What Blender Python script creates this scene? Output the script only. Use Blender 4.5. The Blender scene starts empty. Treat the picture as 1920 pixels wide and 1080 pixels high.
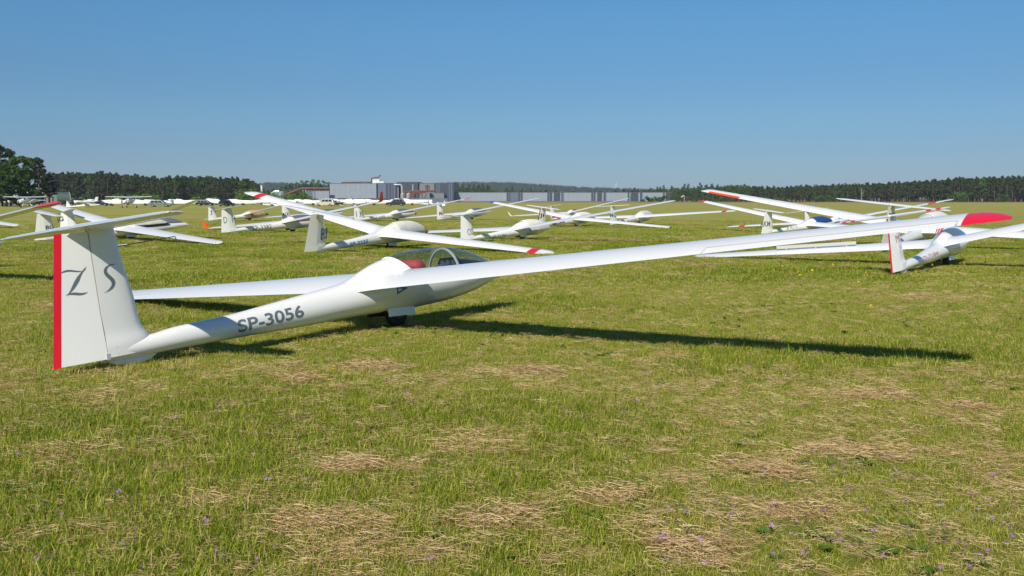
import bpy, bmesh, math, random
import numpy as np
from mathutils import Vector, Matrix, Euler

random.seed(7); rng = np.random.default_rng(7)
sc = bpy.context.scene
COL = sc.collection

# ------------------------------------------------------------ camera, sky, sun, exposure
FPX, CAMH, HZN = 1850.0, 1.6955, 373.0      # focal length and horizon in pixels of a 1920 wide frame, eye height
cam_d = bpy.data.cameras.new('camera'); cam = bpy.data.objects.new('camera', cam_d); COL.objects.link(cam)
cam_d.sensor_width = 36.0; cam_d.lens = 36.0 * FPX / 1920.0
cam_d.clip_start = 0.1; cam_d.clip_end = 20000.0
PITCH = math.atan((540.0 - HZN) / FPX)
cam.location = (0, 0, CAMH); cam.rotation_euler = (math.pi / 2 - PITCH, 0, 0)
sc.camera = cam

SUN_AZ, SUN_EL = math.radians(72.5), math.radians(39.0)     # the way the light travels over the ground, and the sun's height
world = bpy.data.worlds.new('World'); sc.world = world; world.use_nodes = True
wn = world.node_tree; bg = wn.nodes['Background']
sky = wn.nodes.new('ShaderNodeTexSky'); sky.sky_type = 'NISHITA'; sky.sun_disc = False
sky.sun_elevation = SUN_EL; sky.sun_rotation = math.atan2(-math.cos(SUN_AZ), -math.sin(SUN_AZ))
sky.altitude = 0; sky.air_density = 1.0; sky.dust_density = 0.1; sky.ozone_density = 3.5
tcw = wn.nodes.new('ShaderNodeTexCoord'); sxyz = wn.nodes.new('ShaderNodeSeparateXYZ'); wn.links.new(tcw.outputs['Generated'], sxyz.inputs[0])
ramp_w = wn.nodes.new('ShaderNodeValToRGB'); cr_w = ramp_w.color_ramp; cr_w.interpolation = 'EASE'      # the day's haze: the low sky is greyer and bluer, all the way round
cr_w.elements[0].position = 0.0; cr_w.elements[0].color = (0.325, 0.470, 0.715, 1); cr_w.elements[1].position = 0.5; cr_w.elements[1].color = (0.46, 0.79, 0.95, 1)
for ps, c in ((0.04, (0.35, 0.505, 0.745)), (0.09, (0.375, 0.575, 0.765)), (0.19, (0.405, 0.715, 0.895))): e = cr_w.elements.new(ps); e.color = (*c, 1)
wn.links.new(sxyz.outputs['Z'], ramp_w.inputs[0]); mulw = wn.nodes.new('ShaderNodeVectorMath'); mulw.operation = 'MULTIPLY'
wn.links.new(sky.outputs[0], mulw.inputs[0]); wn.links.new(ramp_w.outputs[0], mulw.inputs[1])
wn.links.new(mulw.outputs[0], bg.inputs[0]); bg.inputs[1].default_value = 0.075
sun_d = bpy.data.lights.new('sun', 'SUN'); sun_d.energy = 4.4; sun_d.angle = math.radians(0.5); sun_d.color = (1.0, 0.945, 0.85)
sun = bpy.data.objects.new('sun', sun_d); COL.objects.link(sun)
ldir = Vector((math.cos(SUN_AZ) * math.cos(SUN_EL), math.sin(SUN_AZ) * math.cos(SUN_EL), -math.sin(SUN_EL)))
sun.rotation_euler = ldir.to_track_quat('-Z', 'Y').to_euler(); sun.location = (-20, -40, 60)
sc.view_settings.view_transform = 'Standard'; sc.view_settings.look = 'None'
sc.view_settings.exposure = 0.31; sc.view_settings.gamma = 1.0; sc.view_settings.use_curve_mapping = False
try:
    sc.cycles.max_bounces = 8; sc.cycles.transparent_max_bounces = 12; sc.cycles.volume_bounces = 0
except Exception: pass

# ------------------------------------------------------------ pixel rays (measuring aid: where a thing seen at a pixel stands)
_cp, _sp = math.cos(PITCH), math.sin(PITCH)
def ray(u, v):
    a, b = (u - 960) / FPX, (v - 540) / FPX
    return Vector((a, _cp - b * _sp, -_sp - b * _cp))
def at(u, D, z=0.0):                      # point at forward distance D under the column u
    k = D / _cp if False else D
    d = ray(u, HZN); t = k / d.y
    return Vector((d.x * t, k, z))
def ppm(D): return FPX / D                # pixels per metre at distance D
def zat(v, D): return CAMH - (v - HZN) / FPX * D   # height of something seen at row v, distance D

# ------------------------------------------------------------ bookkeeping helpers
def setp(o, label=None, cat=None, group=None, kind=None):
    if label: o['label'] = label
    if cat: o['category'] = cat
    if group: o['group'] = group
    if kind: o['kind'] = kind
    return o
def empty(name, loc, label, cat, group=None, rot=None):
    o = bpy.data.objects.new(name, None); COL.objects.link(o)
    o.location = loc; o.empty_display_size = 0.3
    if rot is not None: o.rotation_euler = rot
    return setp(o, label, cat, group)
def link(name, me, mat, parent=None, smooth=None, kind=None, label=None):
    if mat is not None:
        if isinstance(mat, (list, tuple)):
            for m in mat: me.materials.append(m)
        else: me.materials.append(mat)
    if smooth is not None:
        me.shade_smooth()
        if smooth > 0: me.set_sharp_from_angle(angle=math.radians(smooth))
    o = bpy.data.objects.new(name, me); COL.objects.link(o)
    if parent is not None: o.parent = parent
    if kind: o['kind'] = kind
    if label: o['label'] = label
    return o
def mesh_of(verts, faces, name='mesh'):
    me = bpy.data.meshes.new(name); me.from_pydata([tuple(v) for v in verts], [], faces); me.update(); return me
class MB:                                  # collects shapes into one mesh
    def __init__(s): s.v, s.f = [], []
    def add(s, v, f):
        n = len(s.v); s.v += [tuple(p) for p in v]; s.f += [tuple(i + n for i in q) for q in f]; return s
    def box(s, x0, x1, y0, y1, z0, z1, M=None):
        v = [Vector((x, y, z)) for z in (z0, z1) for y in (y0, y1) for x in (x0, x1)]
        if M is not None: v = [M @ p for p in v]
        return s.add(v, [(0, 2, 3, 1), (4, 5, 7, 6), (0, 1, 5, 4), (2, 6, 7, 3), (0, 4, 6, 2), (1, 3, 7, 5)])
    def tube(s, pts, r, n=8, cap=True):
        pts = [Vector(p) for p in pts]; rs = r if isinstance(r, (list, tuple)) else [r] * len(pts)
        rings = []
        for i, p in enumerate(pts):
            d = (pts[min(i + 1, len(pts) - 1)] - pts[max(i - 1, 0)]).normalized()
            a = d.orthogonal().normalized() if i == 0 else (prev - prev.dot(d) * d).normalized()
            prev = a; b = d.cross(a)
            rings.append([p + (a * math.cos(2 * math.pi * k / n) + b * math.sin(2 * math.pi * k / n)) * rs[i] for k in range(n)])
        return s.loft(rings, cap)
    def loft(s, rings, cap=True, closed=True):
        n = len(rings[0]); v = [p for r in rings for p in r]; f = []
        for i in range(len(rings) - 1):
            for k in range(n if closed else n - 1):
                f.append((i * n + k, i * n + (k + 1) % n, (i + 1) * n + (k + 1) % n, (i + 1) * n + k))
        if cap and closed:
            f.append(tuple(range(n))[::-1]); f.append(tuple((len(rings) - 1) * n + k for k in range(n)))
        return s.add(v, f)
    def prism(s, poly, d):                 # poly: 3D points, d: extrusion vector
        n = len(poly); d = Vector(d); poly = [Vector(p) for p in poly]
        v = poly + [p + d for p in poly]
        return s.add(v, [tuple(range(n)), tuple(range(2 * n - 1, n - 1, -1))] + [(k, n + k, n + (k + 1) % n, (k + 1) % n) for k in range(n)])
    def lathe_y(s, prof, c, n=20):         # prof: (y, r) about a Y axis through c
        rings = [[Vector((c[0] + r * math.cos(2 * math.pi * k / n), c[1] + y, c[2] + r * math.sin(2 * math.pi * k / n))) for k in range(n)] for y, r in prof]
        return s.loft(rings)
    def mesh(s, fix=True):
        me = mesh_of(s.v, s.f)
        if fix:
            bm = bmesh.new(); bm.from_mesh(me); bmesh.ops.recalc_face_normals(bm, faces=bm.faces); bm.to_mesh(me); bm.free()
        return me
    def build(s, name, mat, parent=None, smooth=30, kind=None, label=None): return link(name, s.mesh(), mat, parent, smooth, kind, label)

def pchip(xs, ys):
    xs, ys = np.array(xs, float), np.array(ys, float); h = np.diff(xs); d = np.diff(ys) / h
    m = np.zeros(len(xs)); m[0], m[-1] = d[0], d[-1]
    for i in range(1, len(xs) - 1):
        if d[i - 1] * d[i] > 0:
            w1, w2 = 2 * h[i] + h[i - 1], h[i] + 2 * h[i - 1]; m[i] = (w1 + w2) / (w1 / d[i - 1] + w2 / d[i])
    def f(x):
        x = min(max(x, xs[0]), xs[-1]); i = min(max(int(np.searchsorted(xs, x)) - 1, 0), len(h) - 1); t = (x - xs[i]) / h[i]
        return ys[i] * (1 + 2 * t) * (1 - t) ** 2 + h[i] * m[i] * t * (1 - t) ** 2 + ys[i + 1] * t * t * (3 - 2 * t) + h[i] * m[i + 1] * t * t * (t - 1)
    return f
def fbm(x, y, seed=0, octaves=4, gain=0.5):
    x, y = np.asarray(x, float), np.asarray(y, float); out = np.zeros(np.broadcast(x, y).shape); amp, tot = 1.0, 0.0
    for o in range(octaves):
        xi, yi = np.floor(x).astype(np.int64), np.floor(y).astype(np.int64); fx, fy = x - xi, y - yi
        fx = fx * fx * (3 - 2 * fx); fy = fy * fy * (3 - 2 * fy)
        def hsh(a, b):
            n = (a * 374761393 + b * 668265263 + (seed + o) * 974634777) & 0xffffffff
            n = ((n ^ (n >> 13)) * 1274126177) & 0xffffffff
            return ((n ^ (n >> 16)) & 0xffff) / 65535.0
        out = out + amp * ((hsh(xi, yi) * (1 - fx) + hsh(xi + 1, yi) * fx) * (1 - fy) + (hsh(xi, yi + 1) * (1 - fx) + hsh(xi + 1, yi + 1) * fx) * fy)
        tot += amp; amp *= gain; x = x * 2.03 + 17.3; y = y * 2.03 + 5.1
    return out / tot
def sstep(a, b, x): t = np.clip((x - a) / (b - a), 0, 1); return t * t * (3 - 2 * t)

# ------------------------------------------------------------ materials
MATS = {}
def mat(name, col, rough=0.5, metal=0.0, coat=0.0, var=0.0, vscale=3.0, bump=0.0, bscale=40.0, spec=0.5):
    if name in MATS: return MATS[name]
    m = bpy.data.materials.new(name); m.use_nodes = True; nt = m.node_tree; b = nt.nodes['Principled BSDF']
    b.inputs['Base Color'].default_value = (*col, 1); b.inputs['Roughness'].default_value = rough; b.inputs['Metallic'].default_value = metal
    b.inputs['Coat Weight'].default_value = coat; b.inputs['Coat Roughness'].default_value = 0.08; b.inputs['Specular IOR Level'].default_value = spec
    if var or bump:
        tc = nt.nodes.new('ShaderNodeTexCoord'); n = nt.nodes.new('ShaderNodeTexNoise'); n.inputs['Scale'].default_value = vscale; n.inputs['Detail'].default_value = 5
        nt.links.new(tc.outputs['Object'], n.inputs['Vector'])
    if var:
        r = nt.nodes.new('ShaderNodeMapRange'); r.inputs['From Min'].default_value = 0.3; r.inputs['From Max'].default_value = 0.7
        r.inputs['To Min'].default_value = 1 - var; r.inputs['To Max'].default_value = 1 + var
        mx = nt.nodes.new('ShaderNodeVectorMath'); mx.operation = 'SCALE'; mx.inputs[0].default_value = col
        nt.links.new(n.outputs[0], r.inputs['Value']); nt.links.new(r.outputs[0], mx.inputs['Scale']); nt.links.new(mx.outputs[0], b.inputs['Base Color'])
    if bump:
        n2 = nt.nodes.new('ShaderNodeTexNoise'); n2.inputs['Scale'].default_value = bscale; n2.inputs['Detail'].default_value = 4
        nt.links.new(tc.outputs['Object'], n2.inputs['Vector'])
        bp = nt.nodes.new('ShaderNodeBump'); bp.inputs['Strength'].default_value = bump; bp.inputs['Distance'].default_value = 0.02
        nt.links.new(n2.outputs[0], bp.inputs['Height']); nt.links.new(bp.outputs[0], b.inputs['Normal'])
    MATS[name] = m; return m
WHITE = mat('gelcoat_white', (0.82, 0.808, 0.775), 0.22, coat=0.6, var=0.012, vscale=1.3)
CREAM = mat('gelcoat_cream', (0.76, 0.745, 0.68), 0.3, coat=0.3, var=0.015, vscale=1.3)
RED = mat('red_paint', (0.74, 0.005, 0.022), 0.35, coat=0.3, var=0.04)
ORANGE = mat('orange_red_paint', (0.80, 0.075, 0.01), 0.45, var=0.03)
BLUE = mat('blue_paint', (0.02, 0.15, 0.46), 0.4)
NAVY = mat('navy_paint', (0.02, 0.035, 0.09), 0.4)
SLATE = mat('slate_lettering', (0.125, 0.16, 0.18), 0.4)
BLACKP = mat('black_lettering', (0.03, 0.035, 0.05), 0.45)
REDTXT = mat('dark_red_lettering', (0.42, 0.03, 0.05), 0.45)
BROWN = mat('brown_red_paint', (0.30, 0.055, 0.03), 0.45)
GAP = mat('shadow_gap', (0.03, 0.03, 0.03), 0.8)
SEAM = mat('seam_grey', (0.46, 0.46, 0.46), 0.8)
RUBBER = mat('tyre_rubber', (0.018, 0.018, 0.018), 0.8, bump=0.3)
STEEL = mat('brushed_steel', (0.45, 0.46, 0.48), 0.35, metal=0.8)
DKSTEEL = mat('dark_steel', (0.07, 0.075, 0.08), 0.5, metal=0.4)
DARKBAY = mat('wheel_bay_brown', (0.05, 0.035, 0.03), 0.8)
TUB = mat('cockpit_lining', (0.10, 0.095, 0.09), 0.8, var=0.1)
PANEL = mat('instrument_panel_black', (0.015, 0.017, 0.02), 0.5)
DIAL = mat('dial_face', (0.09, 0.095, 0.10), 0.3)
HEADREST = mat('red_upholstery', (0.42, 0.07, 0.055), 0.7, bump=0.2)
COVERW = mat('cover_offwhite_cloth', (0.70, 0.68, 0.60), 0.75, var=0.04, vscale=5, bump=0.5, bscale=9)
COVERG = mat('cover_grey_cloth', (0.55, 0.55, 0.53), 0.8, var=0.05, vscale=6, bump=0.6, bscale=10)
COVERT = mat('cover_tan_cloth', (0.50, 0.31, 0.19), 0.8, var=0.06, vscale=5, bump=0.6, bscale=10)
COVERB = mat('cover_blue_cloth', (0.012, 0.055, 0.22), 0.7, var=0.05, vscale=5, bump=0.4, bscale=10)
NOSEGREY = mat('nose_grey', (0.12, 0.13, 0.15), 0.5)
DKGLASS = mat('tinted_canopy', (0.13, 0.15, 0.17), 0.06, coat=0.5, spec=0.9)
WINDOW = mat('car_window', (0.02, 0.025, 0.03), 0.06, spec=0.8)
def glass_mat():
    m = bpy.data.materials.new('canopy_plexiglass'); m.use_nodes = True; nt = m.node_tree; nt.nodes.remove(nt.nodes['Principled BSDF'])
    t = nt.nodes.new('ShaderNodeBsdfTransparent'); t.inputs[0].default_value = (0.86, 0.89, 0.88, 1)
    g = nt.nodes.new('ShaderNodeBsdfGlossy'); g.inputs['Roughness'].default_value = 0.02
    lw = nt.nodes.new('ShaderNodeLayerWeight'); lw.inputs[0].default_value = 0.5; pw = nt.nodes.new('ShaderNodeMath'); pw.operation = 'POWER'; pw.inputs[1].default_value = 3.0; nt.links.new(lw.outputs['Facing'], pw.inputs[0])
    fr = nt.nodes.new('ShaderNodeMath'); fr.operation = 'MULTIPLY_ADD'; fr.inputs[1].default_value = 1.0; fr.inputs[2].default_value = 0.045; nt.links.new(pw.outputs[0], fr.inputs[0]); mx = nt.nodes.new('ShaderNodeMixShader')
    nt.links.new(fr.outputs[0], mx.inputs[0]); nt.links.new(t.outputs[0], mx.inputs[1]); nt.links.new(g.outputs[0], mx.inputs[2])
    nt.links.new(mx.outputs[0], nt.nodes['Material Output'].inputs[0]); return m
GLASS = glass_mat()

# ------------------------------------------------------------ the airfield ground
def dry_mask(x, y):
    big = fbm(x / 4.5 + 3, y / 4.5 + 9, 11, 3); mid = fbm(x / 0.75, y / 0.5, 21, 4, 0.62); med = fbm(x / 2.2 + 8, y / 1.3, 25, 3); row = fbm(x / 7.0, y / 1.7, 31, 3)
    m = 0.64 * sstep(0.59, 0.73, 0.46 * mid + 0.22 * med + 0.14 * big + 0.20 * row)
    for u, v, r, k in PATCH:
        m = np.maximum(m, k * np.exp(-(((x - u) / (r * 1.25)) ** 2 + ((y - v) / (r * 0.85)) ** 2)) * sstep(0.38, 0.62, fbm(x / 0.28, y / 0.2, 41, 3) + 0.10))
    return np.clip(m, 0, 1)
PATCH = []
for u, v, r in [(1285, 1040, .40), (1430, 945, .35), (1590, 972, .28), (1450, 890, .25), (690, 690, .38), (520, 688, .35), (215, 750, .45), (570, 720, .3),
                (860, 835, .5), (690, 880, .4), (430, 950, .32), (800, 1045, .3), (585, 985, .3), (760, 830, .45), (130, 850, .4), (950, 975, .35), (1800, 770, .5),
                (1740, 560, 1.0), (1320, 500, 1.2), (310, 590, .5), (60, 575, .6), (1000, 700, .4), (1240, 670, .5), (1640, 745, .45), (1130, 940, .3)]:
    d = ray(u, v); t = -CAMH / d.z; PATCH.append((d.x * t, d.y * t, r * 0.58, 0.92))
def lush_mask(x, y): return sstep(0.45, 0.68, fbm(x / 2.6 + 40, y / 2.6, 51, 4))

def ground_material():
    m = bpy.data.materials.new('meadow_ground'); m.use_nodes = True; nt = m.node_tree; N, L = nt.nodes, nt.links; b = N['Principled BSDF']
    b.inputs['Roughness'].default_value = 1.0; b.inputs['Specular IOR Level'].default_value = 0.05
    geo = N.new('ShaderNodeNewGeometry')
    def noise(scale, det=5, sx=1.0, sy=1.0, rough=0.6):
        mp = N.new('ShaderNodeMapping'); mp.inputs['Scale'].default_value = (sx, sy, 1); L.new(geo.outputs['Position'], mp.inputs['Vector'])
        n = N.new('ShaderNodeTexNoise'); n.inputs['Scale'].default_value = scale; n.inputs['Detail'].default_value = det; n.inputs['Roughness'].default_value = rough
        L.new(mp.outputs[0], n.inputs['Vector']); return n.outputs[0]
    def ramp(src, a, c, lo=0.0, hi=1.0):
        r = N.new('ShaderNodeMapRange'); r.inputs['From Min'].default_value = a; r.inputs['From Max'].default_value = c
        r.inputs['To Min'].default_value = lo; r.inputs['To Max'].default_value = hi; L.new(src, r.inputs['Value']); return r.outputs[0]
    def mix(f, c0, c1):
        x = N.new('ShaderNodeMix'); x.data_type = 'RGBA'
        for s, c in ((x.inputs[6], c0), (x.inputs[7], c1)):
            if isinstance(c, tuple): s.default_value = (*c, 1)
            else: L.new(c, s)
        if isinstance(f, float): x.inputs[0].default_value = f
        else: L.new(f, x.inputs[0])
        return x.outputs[2]
    def mul(a, c):
        x = N.new('ShaderNodeMath'); x.operation = 'MULTIPLY'
        for s, q in ((x.inputs[0], a), (x.inputs[1], c)):
            if isinstance(q, float): s.default_value = q
            else: L.new(q, s)
        return x.outputs[0]
    ga = mix(ramp(noise(9, 6), .3, .7), (0.190, 0.220, 0.028), (0.320, 0.325, 0.066))
    ga = mix(ramp(noise(0.35, 4), .38, .62), ga, mix(ramp(noise(7, 4), .3, .7), (0.165, 0.190, 0.022), (0.275, 0.285, 0.050)))
    dry_at = N.new('ShaderNodeAttribute'); dry_at.attribute_name = 'dry'
    dryc = mix(ramp(noise(30, 4), .3, .7), (0.26, 0.19, 0.085), (0.46, 0.345, 0.18))
    col = mix(mul(dry_at.outputs['Fac'], 0.85), ga, dryc)
    # windrows and strips farther out, where blades cannot be told apart
    far = N.new('ShaderNodeAttribute'); far.attribute_name = 'far'
    strips = ramp(noise(0.11, 6, 0.12, 1.0), .42, .60); pat = ramp(noise(0.40, 6, 0.22, 1.0, 0.7), .46, .62)
    col = mix(mul(mul(far.outputs['Fac'], pat), 0.75), col, (0.42, 0.33, 0.14))
    col = mix(mul(mul(far.outputs['Fac'], strips), 0.55), col, (0.34, 0.30, 0.095))
    edge = N.new('ShaderNodeAttribute'); edge.attribute_name = 'edge'
    col = mix(mul(edge.outputs['Fac'], 0.9), col, mix(ramp(noise(0.05, 4, 0.2, 1.0), .35, .65), (0.20, 0.135, 0.075), (0.27, 0.215, 0.11)))
    L.new(col, b.inputs['Base Color'])
    bp = N.new('ShaderNodeBump'); bp.inputs['Strength'].default_value = 1.0; bp.inputs['Distance'].default_value = 0.05
    L.new(noise(14, 8, rough=0.75), bp.inputs['Height']); L.new(bp.outputs[0], b.inputs['Normal'])
    return m
def build_ground():
    angs = np.linspace(-44, 44, 353); r = [2.0]
    while r[-1] < 60: r.append(r[-1] * 1.0115 + 0.02)
    while r[-1] < 700: r.append(r[-1] * 1.03)
    while r[-1] < 3500: r.append(r[-1] * 1.2)
    r = np.array(r); A, Rr = np.meshgrid(np.radians(angs), r); X, Y = Rr * np.sin(A), Rr * np.cos(A)
    n = len(angs); V = np.stack([X, Y, np.zeros_like(X)], -1).reshape(-1, 3)
    i = np.arange((len(r) - 1) * n).reshape(len(r) - 1, n)[:, :-1].ravel()
    F = np.stack([i, i + 1, i + n + 1, i + n], 1).tolist()
    dry = dry_mask(V[:, 0], V[:, 1]) * (1 - sstep(45, 75, np.hypot(V[:, 0], V[:, 1])))
    # the rest of the field round and behind the camera
    ra = np.radians(np.linspace(44, 316, 57)); k0 = len(V); ex = []
    for q in (2.0, 12, 60, 300, 1500, 3800): ex += [(q * math.sin(a), q * math.cos(a), 0) for a in ra]
    V = np.concatenate([V, np.array(ex)]); m = len(ra)
    for a in range(5):
        for c in range(m - 1): F.append((k0 + a * m + c, k0 + a * m + c + 1, k0 + (a + 1) * m + c + 1, k0 + (a + 1) * m + c))
    k1 = len(V); V = np.concatenate([V, np.array([(2 * math.sin(t), 2 * math.cos(t), 0) for t in np.linspace(0, 2 * math.pi, 49)[:-1]])])
    F.append(tuple(range(k1, k1 + 48))[::-1])
    me = mesh_of(V, F, 'ground')
    bm = bmesh.new(); bm.from_mesh(me)
    for f in bm.faces:
        if f.normal.z < 0: f.normal_flip()
    bm.to_mesh(me); bm.free()
    D = np.hypot(V[:, 0], V[:, 1])
    for nm, val in (('dry', np.concatenate([dry, np.zeros(len(V) - len(dry))])), ('far', sstep(34, 66, D)), ('edge', sstep(430, 470, V[:, 1] + 0.06 * np.abs(V[:, 0])))):
        a = me.attributes.new(nm, 'FLOAT', 'POINT'); a.data.foreach_set('value', val.astype(np.float32))
    setp(link('ground', me, ground_material()), 'wide mown airfield of green grass with dry straw patches', kind='structure')
build_ground()

# ------------------------------------------------------------ scattering of what nobody could count
def tint_material(name, c0, c1, c2, rough=0.6, trans=0.42, att='tint'):
    m = bpy.data.materials.new(name); m.use_nodes = True; nt = m.node_tree; N, L = nt.nodes, nt.links; b = N['Principled BSDF']
    a = N.new('ShaderNodeAttribute'); a.attribute_type = 'INSTANCER'; a.attribute_name = att
    g = N.new('ShaderNodeAttribute'); g.attribute_name = 'shade'
    ad = N.new('ShaderNodeMath'); ad.operation = 'ADD'; L.new(a.outputs['Fac'], ad.inputs[0]); L.new(g.outputs['Fac'], ad.inputs[1])
    cr = N.new('ShaderNodeValToRGB'); cr.color_ramp.elements[0].color = (*c0, 1); cr.color_ramp.elements[1].color = (*c2, 1)
    e = cr.color_ramp.elements.new(0.5); e.color = (*c1, 1); L.new(ad.outputs[0], cr.inputs[0]); L.new(cr.outputs[0], b.inputs['Base Color'])
    b.inputs['Roughness'].default_value = rough; b.inputs['Specular IOR Level'].default_value = 0.25
    tr = N.new('ShaderNodeBsdfTranslucent'); L.new(cr.outputs[0], tr.inputs[0]); mx = N.new('ShaderNodeMixShader'); mx.inputs[0].default_value = trans
    L.new(b.outputs[0], mx.inputs[1]); L.new(tr.outputs[0], mx.inputs[2]); L.new(mx.outputs[0], N['Material Output'].inputs[0]); return m
def shade_attr(me, vals):
    a = me.attributes.new('shade', 'FLOAT', 'POINT'); a.data.foreach_set('value', np.array(vals, np.float32))
def proto(me, m):
    me.materials.append(m); return bpy.data.objects.new(me.name, me)        # never linked: only the scatter uses it
def scatter(name, protos, P, rot, scl, tint, idx, kind='stuff', label=None):
    me = bpy.data.meshes.new(name); me.vertices.add(len(P)); me.vertices.foreach_set('co', np.asarray(P, np.float32).ravel())
    for nm, tp, val in (('rot', 'FLOAT_VECTOR', rot), ('scl', 'FLOAT', scl), ('tint', 'FLOAT', tint), ('idx', 'INT', idx)):
        a = me.attributes.new(nm, tp, 'POINT'); a.data.foreach_set('vector' if tp == 'FLOAT_VECTOR' else 'value', np.asarray(val, np.int32 if tp == 'INT' else np.float32).ravel())
    o = bpy.data.objects.new(name, me); COL.objects.link(o)
    ng = bpy.data.node_groups.new(name + '_scatter', 'GeometryNodeTree')
    ng.interface.new_socket('Geometry', in_out='INPUT', socket_type='NodeSocketGeometry'); ng.interface.new_socket('Geometry', in_out='OUTPUT', socket_type='NodeSocketGeometry')
    N, L = ng.nodes, ng.links; gi, go = N.new('NodeGroupInput'), N.new('NodeGroupOutput')
    iop = N.new('GeometryNodeInstanceOnPoints'); L.new(gi.outputs[0], iop.inputs['Points'])
    g2i = N.new('GeometryNodeGeometryToInstance')
    for p in reversed(protos):
        oi = N.new('GeometryNodeObjectInfo'); oi.inputs['Object'].default_value = p; L.new(oi.outputs['Geometry'], g2i.inputs[0])
    L.new(g2i.outputs[0], iop.inputs['Instance']); iop.inputs['Pick Instance'].default_value = True
    def na(nm, tp):
        x = N.new('GeometryNodeInputNamedAttribute'); x.data_type = tp; x.inputs['Name'].default_value = nm; return x.outputs['Attribute']
    er = N.new('FunctionNodeEulerToRotation'); L.new(na('rot', 'FLOAT_VECTOR'), er.inputs[0]); L.new(er.outputs[0], iop.inputs['Rotation'])
    L.new(na('scl', 'FLOAT'), iop.inputs['Scale']); L.new(na('idx', 'INT'), iop.inputs['Instance Index']); L.new(iop.outputs[0], go.inputs[0])
    md = o.modifiers.new('scatter', 'NODES'); md.node_group = ng
    return setp(o, label, kind=kind)
def tuft_mesh(name, nb, spread, hmin, hmax, w, lean, seg=2, flat=False, dryf=.36):
    V, F, S = [], [], []
    for _ in range(nb):
        drybl = (not flat) and random.random() < dryf; r, a = spread * math.sqrt(random.random()), random.uniform(0, 6.283); bx, by = r * math.cos(a), r * math.sin(a)
        h = random.uniform(hmin, hmax); d = random.uniform(0, 6.283); dx, dy = math.cos(d), math.sin(d); ln = random.uniform(0.2, 1.0) * lean
        wx, wy = -dy * w * random.uniform(.6, 1.3), dx * w * random.uniform(.6, 1.3); base = len(V); sh = random.uniform(-.2, .2)
        if drybl: sh = random.uniform(.25, .6); h *= random.uniform(.5, 1.0); ln = random.uniform(.6, 1.5) * lean
        if flat:                                                      # a cut stalk lying on the ground, a little bowed
            z0 = random.uniform(0.005, 0.055); tilt = random.uniform(-.18, .28); L_ = h
            for k in range(seg + 1):
                t = k / seg - .5; cz = z0 + tilt * t * L_ + 0.06 * L_ * (0.25 - t * t) * random.uniform(-.5, 1.5); bend = 0.25 * L_ * t * t * lean
                cx, cy = bx + dx * t * L_ - dy * bend, by + dy * t * L_ + dx * bend; cz = max(cz, 0.004)
                V.append((cx + wx, cy + wy, cz)); V.append((cx - wx, cy - wy, cz + 0.002)); S += [sh, sh]
            for k in range(seg): F.append((base + 2 * k, base + 2 * k + 1, base + 2 * k + 3, base + 2 * k + 2))
        else:
            for k in range(seg):
                t = k / seg; off = ln * h * t * t; ww = 1 - 0.45 * t
                V.append((bx + dx * off + wx * ww, by + dy * off + wy * ww, h * t * (1 - .25 * ln * t))); V.append((bx + dx * off - wx * ww, by + dy * off - wy * ww, h * t * (1 - .25 * ln * t)))
                S += [sh, sh]
            V.append((bx + dx * ln * h, by + dy * ln * h, h * (1 - .25 * ln))); S.append(sh + .08)
            for k in range(seg - 1): F.append((base + 2 * k, base + 2 * k + 1, base + 2 * k + 3, base + 2 * k + 2))
            F.append((base + 2 * seg - 2, base + 2 * seg - 1, base + 2 * seg))
    me = mesh_of(V, F, name); shade_attr(me, S); return me
GRASSM = tint_material('grass_blade', (0.115, 0.190, 0.009), (0.335, 0.385, 0.024), (0.68, 0.54, 0.20))
HAYM = tint_material('dry_stalk', (0.30, 0.185, 0.080), (0.54, 0.37, 0.18), (0.78, 0.59, 0.33), trans=0.15)
CLOVERM = tint_material('broad_leaf', (0.065, 0.14, 0.018), (0.11, 0.21, 0.03), (0.17, 0.29, 0.06))
def wedge_points(n, d0, d1, half=38.0, power=1.0):
    n = int(n * half / 29.5); u = rng.random(n); D = np.sqrt(d0 ** 2 + u * (d1 ** 2 - d0 ** 2)) if power == 1.0 else d0 * (d1 / d0) ** u
    a = np.radians(rng.uniform(-half, half, n)); D2 = D / np.cos(a)
    return np.stack([D2 * np.sin(a), D2 * np.cos(a), np.zeros(n)], 1)
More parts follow.
